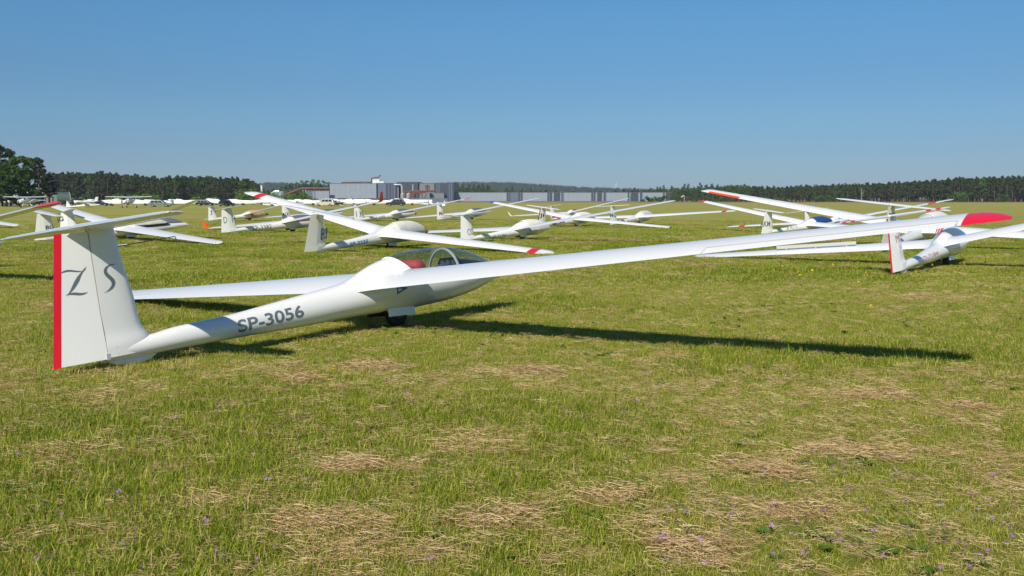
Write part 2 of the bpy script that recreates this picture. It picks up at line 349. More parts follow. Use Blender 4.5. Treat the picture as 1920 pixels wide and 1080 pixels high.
def build_grass():
    pr = [proto(tuft_mesh('grass_tuft', 42, .11, .02, .065, .0022, .9), GRASSM) for _ in range(5)] + [proto(tuft_mesh('grass_tuft', 16, .10, .06, .12, .0022, .7), GRASSM) for _ in range(2)]
    far = [proto(tuft_mesh('grass_tuft', 60, .30, .03, .085, .0055, .9), GRASSM) for _ in range(4)]
    Ps, sc_, ti, ix = [], [], [], []
    for n, d0, d1, s0, s1, base in ((9500, 3.6, 9, .75, 1.2, 0), (15000, 9, 19, .9, 1.4, 0), (16000, 19, 38, .8, 1.15, 7), (19000, 38, 92, 1.0, 1.5, 7)):
        P = wedge_points(n, d0, d1); n = len(P); dry = dry_mask(P[:, 0], P[:, 1]); lush = lush_mask(P[:, 0], P[:, 1])
        Dp = np.hypot(P[:, 0], P[:, 1]); keep = (rng.random(n) > dry * 0.55) & (rng.random(n) > sstep(46, 88, Dp)); P, dry, lush = P[keep], dry[keep], lush[keep]; k = len(P)
        Ps.append(P); sc_.append(rng.uniform(s0, s1, k) * (0.75 + 0.45 * lush)); ti.append(np.clip(0.40 + 0.30 * dry - 0.16 * lush + rng.normal(0, .13, k), 0, 1))
        if base == 0: ix.append(np.where((rng.random(k) < 0.05 + 0.14 * lush), rng.integers(5, 7, k), rng.integers(0, 5, k)))
        else: ix.append(rng.integers(7, 11, k))
    for u, v, r, k in ((150, 690, .55, 150), (235, 690, .5, 110), (300, 668, .35, 60), (745, 614, .4, 40), (800, 606, .5, 50), (620, 618, .6, 90), (1690, 517, .35, 60), (1785, 492, .4, 60), (590, 474, .4, 70), (735, 463, .4, 60), (430, 438, .5, 60), (985, 451, .5, 60)):
        d = ray(u, v); t = -CAMH / d.z; Ps.append(np.stack([d.x * t + rng.normal(0, r, k), d.y * t + rng.normal(0, r * .5, k), np.zeros(k)], 1)); sc_.append(rng.uniform(.8, 1.35, k)); ti.append(np.clip(rng.normal(.42, .17, k), 0, 1)); ix.append(np.where(rng.random(k) < .5, rng.integers(5, 7, k), rng.integers(0, 5, k)))
    P = np.concatenate(Ps); nw = np.hypot(P[:, 0] + 1.5276, (P[:, 1] - 12.85) * .8) < .42; sc_ = [np.where(nw, .35, 1) * np.concatenate(sc_)]; n = len(P); rot = np.stack([rng.normal(0, .08, n), rng.normal(0, .08, n), rng.uniform(0, 6.28, n)], 1)
    scatter('grass', pr + far, P, rot, np.concatenate(sc_), np.concatenate(ti), np.concatenate(ix), label='short green grass of the airfield')
    # dry cuttings
    hp = [proto(tuft_mesh('hay_wisp', 52, .15, .015, .10, .0008, 1.4, 3, True), HAYM) for _ in range(4)] + [proto(tuft_mesh('hay_wisp', 26, .16, .07, .20, .0008, 1.8, 3, True), HAYM)]
    hf = [proto(tuft_mesh('hay_wisp', 60, .36, .08, .32, .0038, 1.0, 2, True), HAYM) for _ in range(3)]
    Ps, sc_, ix = [], [], []
    for n, d0, d1, base in ((22000, 3.6, 10, 0), (26000, 10, 21, 0), (20000, 21, 45, 5), (13000, 45, 92, 5)):
        P = wedge_points(n, d0, d1); n = len(P); dry = dry_mask(P[:, 0], P[:, 1]); keep = rng.random(n) < dry * (0.36 if base == 0 else .42) + (0.15 if base == 0 else .12); keep &= rng.random(n) > sstep(50, 90, np.hypot(P[:, 0], P[:, 1])); P, dry = P[keep], dry[keep]; k = len(P)
        P[:, 2] = np.where(dry > .45, dry * rng.uniform(0, .05, k), rng.uniform(-.015, .03, k)); Ps.append(P); sc_.append(rng.uniform(.55, 1.15, k) * np.where(dry > .3, 0.7 + .4 * dry, .62)); ix.append(rng.integers(0, 5, k) if base == 0 else rng.integers(5, 8, k))
    P = np.concatenate(Ps); n = len(P); rot = np.stack([rng.normal(0, .07, n), rng.normal(0, .07, n), rng.uniform(0, 6.28, n)], 1)
    scatter('dry_cuttings', hp + hf, P, rot, np.concatenate(sc_), np.clip(rng.normal(.5, .2, n), 0, 1), np.concatenate(ix), label='dry straw coloured cuttings lying in patches on the grass')
    # broad leaved weeds
    def rosette(nm, nl, L0):
        V, F, S = [], [], []
        for i in range(nl):
            a = random.uniform(0, 6.28); dx, dy = math.cos(a), math.sin(a); l = L0 * random.uniform(.5, 1.1); w = l * .28; h = random.uniform(.25, .8); b0 = len(V)
            for t, ww in ((.05, .15), (.4, 1), (.75, .8), (1.0, .1)):
                z = l * h * (t - .45 * t * t) + .005
                V.append((dx * l * t - dy * w * ww, dy * l * t + dx * w * ww, z + .1 * w)); V.append((dx * l * t, dy * l * t, z)); V.append((dx * l * t + dy * w * ww, dy * l * t - dx * w * ww, z + .1 * w))
            S += [random.uniform(-.2, .2)] * 12
            for k in range(3):
                for j in range(2): q = b0 + 3 * k + j; F.append((q, q + 1, q + 4, q + 3))
        me = mesh_of(V, F, nm); shade_attr(me, S); return me
    wp = [proto(rosette('weed_rosette', 12, .045), CLOVERM) for _ in range(3)]
    P = np.concatenate([wedge_points(1100, 3.6, 16), wedge_points(500, 16, 32)]); cl = fbm(P[:, 0] / .9, P[:, 1] / .9, 77, 3); P = P[cl > .56]; n = len(P)
    ext = []
    for u, v, k, s in ((1640, 1032, 26, .22), (70, 915, 22, .22), (880, 990, 8, .15), (1560, 870, 9, .2)):
        d = ray(u, v); t = -CAMH / d.z
        for _ in range(k): ext.append((d.x * t + random.gauss(0, s), d.y * t + random.gauss(0, s * .8), 0))
    P = np.concatenate([P, np.array(ext)]); n = len(P)
    scatter('broad_leaved_weeds', wp, P, np.stack([rng.normal(0, .1, n), rng.normal(0, .1, n), rng.uniform(0, 6.28, n)], 1), rng.uniform(.7, 1.5, n), np.clip(rng.normal(.5, .2, n), 0, 1), rng.integers(0, 3, n), label='dark green broad leaved weeds between the grass')
    # flowers
    def flower(nm, r, petals, h):
        V, F, S = [], [], []
        for s in range(3):
            cx, cy = random.uniform(-.012, .012), random.uniform(-.012, .012); hz = h * random.uniform(.8, 1.2)
            for i in range(petals):
                a = 6.283 * i / petals + s; b0 = len(V)
                V += [(cx, cy, hz), (cx + r * .8 * math.cos(a - .4), cy + r * .8 * math.sin(a - .4), hz + r * .35), (cx + r * math.cos(a), cy + r * math.sin(a), hz + r * .25), (cx + r * .8 * math.cos(a + .4), cy + r * .8 * math.sin(a + .4), hz + r * .35)]
                F.append((b0, b0 + 1, b0 + 2, b0 + 3)); S += [0] * 4
        me = mesh_of(V, F, nm); shade_attr(me, S); return me
    def place(name, protos, pts, label):
        P = np.array(pts); n = len(P)
        scatter(name, protos, P, np.stack([rng.normal(.3, .25, n), rng.normal(0, .25, n), rng.uniform(0, 6.28, n)], 1), rng.uniform(.7, 1.25, n), rng.uniform(.2, .8, n), rng.integers(0, len(protos), n), label=label)
    PUR = tint_material('purple_petal', (.35, .12, .45), (.48, .22, .58), (.62, .38, .70), trans=.3); YEL = tint_material('yellow_petal', (.72, .52, .01), (.80, .62, .015), (.85, .7, .05), trans=.3)
    pts = []
    for _ in range(330):
        u = random.choice((random.uniform(0, 1920), random.uniform(1100, 1920))); v = random.uniform(640, 1085); d = ray(u, v); t = -CAMH / d.z
        if fbm(np.array([d.x * t / 1.6]), np.array([d.y * t / 1.6]), 91, 2)[0] > .47: pts.append((d.x * t, d.y * t, random.uniform(.0, .02)))
    place('purple_flowers', [proto(flower('purple_flower', .0085, 5, .055), PUR) for _ in range(3)], pts, 'tiny purple wild flowers scattered in the grass')
    pts = []
    for _ in range(70):
        u, v = random.gauss(1640, 170), random.gauss(512, 22)
        if v > 470 and 1380 < u < 1960: d = ray(u, v); t = -CAMH / d.z; pts.append((d.x * t, d.y * t, random.uniform(0, .03)))
    for u, v in ((628, 709), (1095, 558), (1187, 556), (890, 455), (1130, 552), (903, 453)): d = ray(u, v); t = -CAMH / d.z; pts.append((d.x * t, d.y * t, .01))
    place('yellow_flowers', [proto(flower('yellow_flower', .020, 8, .08), YEL) for _ in range(2)], pts, 'small yellow dandelions in the grass by the red striped tail')
build_grass()

# ------------------------------------------------------------ sailplanes
# body axes: X to the nose, Y to the left wing, Z up, origin where the main wheel touches the ground; metres of a 15 m ship
TOPX = [-4.23, -4.0, -3.71, -3.39, -2.69, -2.15, -1.48, -.93, -.73, -.53, -.32, -.05, .33, .66, 1.12, 1.47, 1.83, 2.1, 2.3, 2.41, 2.47, 2.49]
TOPZ = [.49, .50, .511, .541, .561, .598, .648, .695, .742, .808, .872, .925, .967, .975, .954, .889, .775, .655, .565, .510, .475, .462]
BOTX = [-4.23, -4.0, -3.43, -2.73, -2.2, -1.55, -1.0, -.43, .19, .86, 1.48, 2.01, 2.3, 2.41, 2.47, 2.49]
BOTZ = [.315, .306, .304, .291, .276, .258, .252, .234, .203, .203, .243, .325, .385, .42, .447, .458]
HWX = [-4.23, -4.0, -3.7, -2.7, -2.0, -1.2, -.6, -.1, .4, .9, 1.4, 1.8, 2.1, 2.3, 2.41, 2.47, 2.49]
HWY = [.058, .082, .10, .132, .155, .198, .252, .295, .312, .312, .285, .235, .175, .115, .066, .028, .004]
_top, _bot, _hw = pchip(TOPX, TOPZ), pchip(BOTX, BOTZ), pchip(HWX, HWY)
_zc = pchip([-4.3, -2, -1, -.3, .5, 1.2, 1.8, 2.3, 2.49], [.40, .43, .46, .49, .50, .50, .50, .475, .46])
_finle = pchip([.36, .44, .50, .545, .585, .65, .75, .963, 1.288, 1.69], [-3.70, -3.70, -3.705, -3.735, -3.768, -3.795, -3.812, -3.832, -3.90, -3.945])
def finte(z): return -4.755 + (z - .361) * (.194 / 1.253)
HINGE = -4.24
def yt(c, t): c = max(c, 0); return 5 * t * (.2969 * math.sqrt(c) - .126 * c - .3516 * c * c + .2843 * c ** 3 - .1036 * c ** 4)
def foil(c0, c1, t, n, camber=.02):
    cs = [c0 + (c1 - c0) * (1 - math.cos(math.pi * k / n)) / 2 for k in range(n + 1)]
    if c0 > .05 or c1 < .95: cs = [c0 + (c1 - c0) * k / n for k in range(n + 1)]
    up = [(c, yt(c, t) + camber * 4 * c * (1 - c)) for c in cs]; lo = [(c, -yt(c, t) + camber * 4 * c * (1 - c)) for c in cs]
    return up[::-1] + (lo[1:] if c0 == 0 else lo)
class Ship:
    def __init__(s, key, loc, psi, bank, S=1.0, b=7.5, dih=.0245, ss=1.48, ztip=None, label='', body=WHITE, res=1, nose=1.0, pod=1.0, pitch=.0543, elev=.17, rud=.09, chord=1.0, droop=0, group='sailplanes parked on the grass'):
        s.S, s.b, s.ss, s.res, s.nose, s.pod, s.body, s.chord, s.droop = S, b, ss, res, nose, pod, body, chord, droop
        s.zroot = .56 * S; s.dih = dih if ztip is None else (ztip - .02 - s.zroot) / b
        s.rud, s.elev = rud, elev
        s.R = Matrix.Rotation(psi, 3, 'Z') @ Matrix.Rotation(-pitch, 3, 'Y') @ Matrix.Rotation(bank, 3, 'X')
        s.loc = Vector(loc)
        s.o = empty('sailplane', loc, label, 'sailplane', group); s.o.rotation_mode = 'QUATERNION'; s.o.rotation_quaternion = s.R.to_quaternion()
        s.fuselage_done = False
    # surfaces -------------------------------------------------
    def tx(s, X): return X / s.S / (s.nose if X > 0 else 1.0)
    def top(s, X): x = s.tx(X); zc = _zc(x); return s.S * (zc + (_top(x) - zc) * (s.pod if x > -.9 else 1 + (s.pod - 1) * max(0, (x + 1.5) / .6)))
    def bot(s, X): return s.S * _bot(s.tx(X))
    def hw(s, X): return s.S * _hw(s.tx(X)) * (s.pod if s.tx(X) > -.6 else 1)
    def zc(s, X): return s.S * _zc(s.tx(X))
    def pt(s, X, th, off=0.0):
        zc = s.zc(X); a = (s.top(X) - zc) if math.cos(th) >= 0 else (zc - s.bot(X)); w = s.hw(X)
        return Vector((X, -(w + off) * math.sin(th), zc + (a + off) * math.cos(th)))
    def side_y(s, X, z):
        zc = s.zc(X); a = (s.top(X) - zc) if z > zc else (zc - s.bot(X)); q = 1 - ((z - zc) / a) ** 2
        return s.hw(X) * math.sqrt(max(q, .02))
    def world(s, p): return s.loc + s.R @ Vector(p)
    def unproject(s, u, v, y):                        # point of the body plane Y = y seen at a pixel of the photograph
        d = s.R.transposed() @ ray(u, v); c = s.R.transposed() @ (Vector((0, 0, CAMH)) - s.loc); t = (y - c.y) / d.y; p = c + d * t; return p.x, p.z
    # parts ----------------------------------------------------
    def canopy_limits(s, sill, rear=-.05, k=.8, front=2.12):
        def ths(X):
            zc = s.zc(X); a = s.top(X) - zc; q = (sill * s.S - zc) / max(a, .01); return math.acos(min(max(q, -.4), .985))
        def rearX(z): return s.S * (rear + (s.top(0) / s.S - z / s.S) * k)
        return ths, rearX, front * s.S * s.nose
    def fuselage(s, cut=None):
        nx, nt = ((300, 80) if s.res == 2 else (72, 28) if s.res == 1 else (36, 16))
        x0, x1 = -4.23 * s.S, 2.49 * s.S * s.nose
        xs = [x0 + (x1 - x0) * (k / nx) for k in range(nx + 1)]
        if s.res: xs = xs[:-1] + [x1 - (x1 - xs[-2]) * q for q in (.6, .35, .15, .03)]
        mb = MB(); mb.loft([[s.pt(X, 2 * math.pi * k / nt) for k in range(nt)] for X in xs]); me = mb.mesh()
        if cut:
            ths, rearX, xf = s.canopy_limits(*cut); bm = bmesh.new(); bm.from_mesh(me); kill = []
            for f in bm.faces:
                c = f.calc_center_median()
                if 0 < c.x / s.S + .2 and c.x < xf and c.z > s.zc(c.x):
                    th = math.acos(min(1, (c.z - s.zc(c.x)) / max(s.top(c.x) - s.zc(c.x), .01)))
                    if th < ths(c.x) and c.x > rearX(c.z): kill.append(f)
            bmesh.ops.delete(bm, geom=kill, context='FACES'); bm.to_mesh(me); bm.free()
        s.fus = link('fuselage', me, s.body, s.o, 35); return s.fus
    def patch(s, name, m, sill, rear=-.05, k=.8, front=2.12, off=.006, nu=None, nv=None, parent=None, wrinkle=0.0, thick=True):
        ths, rearX, xf = s.canopy_limits(sill, rear, k, front); nu, nv = nu or (60 if s.res == 2 else 26), nv or (40 if s.res == 2 else 18); V, F = [], []
        for j in range(nv + 1):
            f = -1 + 2 * j / nv; xr = rearX(s.pt(.05 * s.S, f * ths(.05 * s.S)).z)
            for _ in range(4): xr = rearX(s.pt(xr, f * ths(xr)).z)
            for i in range(nu + 1):
                X = xr + (xf - xr) * i / nu; o = off + wrinkle * (fbm(np.array([X * 5.0]), np.array([f * 6.0]), 5, 3)[0] - .3)
                V.append(s.pt(X, f * ths(X), o))
        for j in range(nv):
            for i in range(nu): q = j * (nu + 1) + i; F.append((q, q + 1, q + nu + 2, q + nu + 1))
        ob = link(name, mesh_of(V, F), m, parent or s.o, 60)
        if thick: md = ob.modifiers.new('thickness', 'SOLIDIFY'); md.thickness = max(off - .002, .003); md.offset = 0
        s.rim = [[V[i] for i in range(nu + 1)], [V[nv * (nu + 1) + i] for i in range(nu + 1)], [V[j * (nu + 1)] for j in range(nv + 1)]]
        return ob
    def nose_cap(s, m, x0, x1=2.49, th=math.pi, name='nose_cap', off=.004):
        n = 12; mb = MB(); nt = 24 if th >= math.pi else 13
        xs = [(x0 + (x1 - x0) * math.sin(math.pi / 2 * i / n)) * s.S * s.nose for i in range(n + 1)]
        if th >= math.pi: mb.loft([[s.pt(X, 2 * math.pi * k / nt, off) for k in range(nt)] for X in xs])
        else: mb.loft([[s.pt(X, -th + 2 * th * k / (nt - 1), off) for k in range(nt)] for X in xs], closed=False)
        return mb.build(name, m, s.fus, 40)
    def wsec(s, sg, eta, c0=0.0, c1=1.0, grow=0.0, n=None, hinge=None, up=0.0):
        b, S = s.b, s.S * s.chord; q = eta / b
        le = (.155 - .17 * q) * S; te = (-.755 + .245 * q) * S; t = .17 - .03 * q
        if eta < .5 * S: f = (1 - eta / (.5 * S)) ** 2; le += .11 * f * S; te -= .36 * f * S; t *= 1 - .25 * f
        r = .36
        if eta > b - r: f = (eta - (b - r)) / r; w = math.sqrt(max(1 - f * f * .985, .0)); mid = te + (le - te) * .30; le = mid + (le - mid) * w; te = mid + (te - mid) * (1 - .6 * f * f); t *= max(w, .5)
        inc = math.radians(8.0 - 2.6 * q); ch = le - te; zte = s.zroot + eta * s.dih - s.droop * max(0, q - .85)
        n = n or (16 if s.res == 2 else 9 if s.res else 6)
        out = []
        for c, z in foil(c0, c1, t, n):
            if grow: c = .5 + (c - .5) * (1 + grow / ch); z = z + math.copysign(grow / ch, z - .02 * 4 * c * (1 - c) + 1e-9)
            if hinge is not None and up: 
                ca, sa = math.cos(up), math.sin(up); dc, dz = c - hinge, z; c, z = hinge + dc * ca + dz * sa, -dc * sa + dz * ca
            x = te + (1 - c) * ch * math.cos(inc) + z * ch * math.sin(inc) * -1; zz = zte + (1 - c) * ch * math.sin(inc) + z * ch * math.cos(inc)
            out.append(Vector((x, sg * eta, zz)))
        return out
    def wshell(s, name, m, sg, e0, e1, parent, c0=0.0, c1=1.0, grow=.003, k=5):
        mb = MB(); mb.loft([s.wsec(sg, e0 + (e1 - e0) * i / k, c0, c1, grow) for i in range(k + 1)]); return mb.build(name, m, parent, 30)
    def wing(s, sg, m=None, tip=None, tipname='wing_tip', ail=(.60, .94), winglet=None, stub=None):
        m = m or s.body; b = s.b; e1 = tip[0] if tip else b
        a0, a1 = ail[0] * b, ail[1] * b; hc = .775; mb = MB()
        def steps(x0, x1, n): return [x0 + (x1 - x0) * i / n for i in range(n + 1)]
        root = [.16 * s.S, .24 * s.S, .32 * s.S, .4 * s.S, .5 * s.S, .7 * s.S, 1.0]
        tipst = lambda x0: ([x for x in steps(x0, b - .36, 2)] if x0 < b - .37 else [x0]) + [b - .36 + .36 * q for q in (.25, .45, .62, .76, .87, .95, .995) if b - .36 + .36 * q > x0 + .005]
        if s.res == 0:
            mb.loft([s.wsec(sg, e) for e in [.16 * s.S, .5 * s.S, b * .5] + tipst(e1 if tip else b * .9)[: (1 if tip else None)]])
        else:
            mb.loft([s.wsec(sg, e) for e in root + steps(1.0, a0, 5)[1:]])
            mb.loft([s.wsec(sg, e, 0, hc) for e in steps(a0, a1, 8)])
            mb.loft([s.wsec(sg, e) for e in (tipst(a1) if not tip else [x for x in steps(a1, e1, 2)])])
        w = mb.build('wing', m, s.o, 30)
        if s.res:
            gpw = s.res == 2
            al = MB(); al.loft([s.wsec(sg, e, hc + (.003 if s.res == 2 else 0), 1.0) for e in steps(a0 + .012, a1 - .012, 6)]); al.build('aileron', m, w, 30)
            if gpw: gp = MB(); gp.loft([s.wsec(sg, e, hc - .02, hc + .03, -.004) for e in steps(a0, a1, 4)]); gp.build('aileron_gap', SEAM, w, None)
        if tip: mb = MB(); mb.loft([s.wsec(sg, e) for e in tipst(e1)]); mb.build(tipname, tip[1], w, 30)
        if winglet:
            mb = MB(); base = s.wsec(sg, b - .05); cx = sum(p.x for p in base) / len(base); cz = sum(p.z for p in base) / len(base); rings = []
            for f, dy, dz, sh in ((0, 0, 0, 1.25), (.25, .09, .03, 1.15), (.5, .17, .12, 1.0), (.75, .24, .27, .85), (1, .31, .44, .62)):
                ang = min(1.15, f * 1.9); ring = []
                for p in base:
                    x, z = (p.x - cx) * sh, (p.z - cz) * sh; ring.append(Vector((cx - .10 * f + x, sg * (b - .05 + dy) - sg * z * math.sin(ang), cz + dz + z * math.cos(ang))))
                rings.append(ring)
            mb.loft(rings); mb.build('winglet', winglet, w, 40)
        return w
    def finsec(s, z, c0X=None, c1X=None, n=10, defl=0.0):
        S = s.S; le, te = _finle(z), finte(z); ch = le - te; t = .115 * (1 + .42 * min(1, max(0, (.64 - z) / .16)) ** 1.5) * min(1, .9 / ch) ** .5
        a = (le - (c0X if c0X is not None else le)) / ch; b_ = (le - (c1X if c1X is not None else te)) / ch; out = []
        for c, y in foil(a, b_, t, n, 0):
            X, Y = le - c * ch, y * ch
            if defl: d = X - HINGE; X, Y = HINGE + d * math.cos(defl) + Y * math.sin(defl) * -1, -d * math.sin(defl) + Y * math.cos(defl)
            out.append(Vector((X * S, Y * S, z * S)))
        return out
    def fin_y(s, X, z, defl=0.0):
        z /= s.S; X /= s.S; le, te = _finle(z), finte(z); ch = le - te; t = .115 * (1 + .42 * min(1, max(0, (.64 - z) / .16)) ** 1.5) * min(1, .9 / ch) ** .5
        y = -yt(min(max((le - X) / ch, .01), .99), t) * ch
        if X < HINGE and s.rud: y += -(X - HINGE) * math.sin(s.rud)
        return y * s.S
    def fin(s, m=None, strip=None, top=1.66, rtop=1.615, bands=()):
        m = m or s.body; zs = [.36, .40, .44, .48, .52, .56, .60, .65, .75, .9, 1.1, 1.3, 1.5, top] if s.res else [.42, .55, .7, 1.1, top]
        mb = MB(); mb.loft([s.finsec(z, None, HINGE + .006) for z in zs]); s.finob = mb.build('fin', m, s.o, 40)
        zr = [.35, .5, .8, 1.1, 1.4, rtop] if s.res else [.36, 1.0, rtop]
        mb = MB()
        xs = (lambda z: finte(z) + .072) if strip else (lambda z: None)
        mb.loft([s.finsec(z, HINGE - .008, xs(z), 8, s.rud) for z in zr]); mb.build('rudder', m, s.finob, 40)
        if strip: mb = MB(); mb.loft([s.finsec(z, finte(z) + .072, None, 4, s.rud) for z in [zr[0] - .005] + zr[1:-1] + [zr[-1] + .004]]); mb.build('rudder_trim_strip', strip, s.finob, None)
        if s.res: mb = MB(); mb.loft([s.finsec(z, HINGE + .02, HINGE - .02, 4) for z in (.36, 1.0, 1.6)]); g = mb.mesh(); 
        for z0, z1, bmt in bands:
            mb = MB(); 
            for zz0, zz1, cx0, cx1, dfl in ((z0, z1, None, HINGE + .006, 0), (z0, z1, HINGE - .008, None, s.rud)):
                rg = []
                for z in (zz0, zz1):
                    r = s.finsec(z, cx0, cx1, 8, dfl); c = sum(p.x for p in r) / len(r); rg.append([Vector((c + (p.x - c) * 1.01, p.y * 1.06 + math.copysign(.003, p.y), p.z)) for p in r])
                mb.loft(rg)
            mb.build('fin_band', bmt, s.finob, None)
        # the fillet and shoe under the tail
        mb = MB(); S = s.S
        mb.loft([[Vector((X * S, w * math.cos(a) * S, (zc + h * math.sin(a)) * S)) for a in [2 * math.pi * k / 12 for k in range(12)]] for X, w, h, zc in ((-3.66, .008, .01, .31), (-3.74, .025, .035, .295), (-3.85, .035, .050, .285), (-4.0, .035, .048, .287), (-4.12, .025, .035, .30), (-4.2, .008, .01, .312))])
        mb.build('tail_shoe', m, s.o, 50)
    def tail(s, m=None, z=1.668, bands=None, dx=0.0, tipm=None):
        m = m or s.body; S, ss = s.S, s.ss; root = None
        def sec(sg, e, c0, c1, droop=0.0, n=8, grow=0.0):
            q = e / ss; le, te = -3.94 - .12 * q, -4.52 + .10 * q
            if q > .86: f = (q - .86) / .14; w = math.sqrt(max(1 - f * f * .97, 0)); mid = te + (le - te) * .35; le = mid + (le - mid) * w; te = mid + (te - mid) * (1 - .55 * f * f)
            ch = le - te; inc = math.radians(-4.2); out = []
            for c, y in foil(c0, c1, .115, n, 0):
                if grow: y += math.copysign(grow / ch, y); c = .5 + (c - .5) * (1 + grow / ch)
                if droop: dc, dz = c - .7, y; c, y = .7 + dc * math.cos(droop) + dz * math.sin(droop), -dc * math.sin(droop) + dz * math.cos(droop)
                X = -4.25 + dx + (le + 4.25) - c * ch; out.append(Vector((X * S, sg * e * (S if False else 1), (z + (X - dx + 4.25) * math.tan(inc) + y * ch * 1.0) * S)))
            return out
        es = [0, .25, .5, .75, .86, .91, .95, .98, 1.0]
        mb = MB()
        for sg in (1, -1): mb.loft([sec(sg, e * ss, 0, .71) for e in es])
        tp = mb.build('tailplane', m, s.o, 35)
        mb = MB()
        for sg in (1, -1): mb.loft([sec(sg, max(e * ss, .03), .72, 1.0, s.elev, 5) for e in es[:-1]])
        mb.build('elevator', m, tp, 35)
        if bands:
            for sg in (1, -1):
                for e0, e1 in bands[0]:
                    mb = MB(); mb.loft([sec(sg, e, 0, .71, 0, 8, .004) for e in (e0 * ss, e1 * ss)]); mb.loft([sec(sg, e, .72, 1.0, s.elev, 5, .004) for e in (e0 * ss, e1 * ss)]); mb.build('tailplane_band', bands[1], tp, None)
        return tp
    def gear(s, door=WHITE, wheel=True):
        S = s.S; r = .18 * S
        w = MB().lathe_y([(-.055 * S, r * .45), (-.06 * S, r * .8), (-.045 * S, r * .96), (0, r), (.045 * S, r * .96), (.06 * S, r * .8), (.055 * S, r * .45)], (0, 0, r), 24).build('main_wheel', RUBBER, s.o, 50)
        MB().lathe_y([(-.062 * S, .02 * S), (-.058 * S, r * .45), (.058 * S, r * .45), (.062 * S, .02 * S)], (0, 0, r), 16).build('wheel_hub', DKSTEEL, w, 30)
        for sg in (-1, 1):
            mb = MB(); x0, x1 = (-.33, .18) if sg < 0 else (-.36, .17); z0, z1 = .155, .262
            mb.loft([[Vector((x * S, sg * (.19 - .004 * k + dy) * S, (z0 + (z1 - z0) * k / 4 + (x + .1) * (-.07)) * S)) for x, dy in ((x0, 0), (x1, 0), (x1, -.012), (x0, -.012))] for k in range(5)])
            d = mb.build('gear_door', door if sg < 0 else DARKBAY, s.o, None)
        st = MB()
        for sg in (-1, 1):
            st.tube([(-.30 * S, sg * .12 * S, .27 * S), (.0, sg * .075 * S, r)], .013 * S, 6); st.tube([(.24 * S, sg * .12 * S, .25 * S), (0, sg * .075 * S, r)], .013 * S, 6)
        st.tube([(0, -.09 * S, r), (0, .09 * S, r)], .015 * S, 8); st.build('gear_strut', STEEL, s.o, 50)
        MB().box(-.36 * S, .2 * S, -.11 * S, .11 * S, .235 * S, .30 * S).build('wheel_bay', DARKBAY, s.o, None)
    def text(s, txt, u0, u1, h, m, surf='boom', bold=0.0, sx=None, parent=None):
        # u0/u1: pixels of the first and last corner of the base line, h: height in pixels; laid onto the real surface
        y = -.125 * s.S if surf == 'boom' else -.05 * s.S
        a = Vector(s.unproject(*u0, y)); b = Vector(s.unproject(*u1, y)); c = Vector(s.unproject(u0[0], u0[1] - h, y)); H = c.y - a.y; W = (b - a).length; ax = (b - a).normalized()
        cu = bpy.data.curves.new('lettering', 'FONT'); cu.body = txt; cu.size = 1.0; cu.offset = bold; cu.resolution_u = 3 if s.res < 2 else 6
        to = bpy.data.objects.new('lettering', cu); COL.objects.link(to); bpy.context.view_layer.update()
        me = bpy.data.meshes.new_from_object(to.evaluated_get(bpy.context.evaluated_depsgraph_get())); bpy.data.objects.remove(to); bpy.data.curves.remove(cu)
        xs = [v.co.x for v in me.vertices]; ys = [v.co.y for v in me.vertices]; x0, x1, y0, y1 = min(xs), max(xs), min(ys), max(ys)
        bm = bmesh.new(); bm.from_mesh(me)
        for k in range(1, 10 if surf == 'boom' else 3):
            bmesh.ops.bisect_plane(bm, geom=bm.verts[:] + bm.edges[:] + bm.faces[:], plane_co=(0, y0 + (y1 - y0) * k / (10 if surf == 'boom' else 3), 0), plane_no=(0, 1, 0))
        for v in bm.verts:
            f, g = (v.co.x - x0) / (x1 - x0), (v.co.y - y0) / (y1 - y0); X, Z = a.x + ax.x * W * f, a.y + ax.y * W * f + H * g
            v.co = Vector((X, -s.side_y(X, Z) - .003, Z)) if surf == 'boom' else Vector((X, s.fin_y(X, Z) - .004, Z))
        bmesh.ops.recalc_face_normals(bm, faces=bm.faces)
        for f in bm.faces:
            if f.normal.y > 0: f.normal_flip()
        bm.to_mesh(me); bm.free()
        return link('lettering', me, m, parent or (s.fus if surf == 'boom' else s.finob))
    def outline(s, name, rings, m, surf, parent):   # a painted shape given by its outline; rings: list of closed pixel outlines, or (outer, inner) pairs
        V, F = [], []
        for poly in rings:
            b0 = len(V)
            for u, v in poly:
                y = -.03 * s.S if surf == 'fin' else -.29 * s.S; X, Z = s.unproject(u, v, y)
                for _ in range(3): y = s.fin_y(X, Z) if surf == 'fin' else -s.side_y(X, Z); X, Z = s.unproject(u, v, y)
                V.append(Vector((X, y - .004, Z)))
            F.append(tuple(range(b0, len(V))))
        me = mesh_of(V, F); bm = bmesh.new(); bm.from_mesh(me); bmesh.ops.triangulate(bm, faces=bm.faces)
        bm.normal_update()
        for f in bm.faces:
            if f.normal.y > 0: f.normal_flip()
        bm.to_mesh(me); bm.free(); return link(name, me, m, parent)

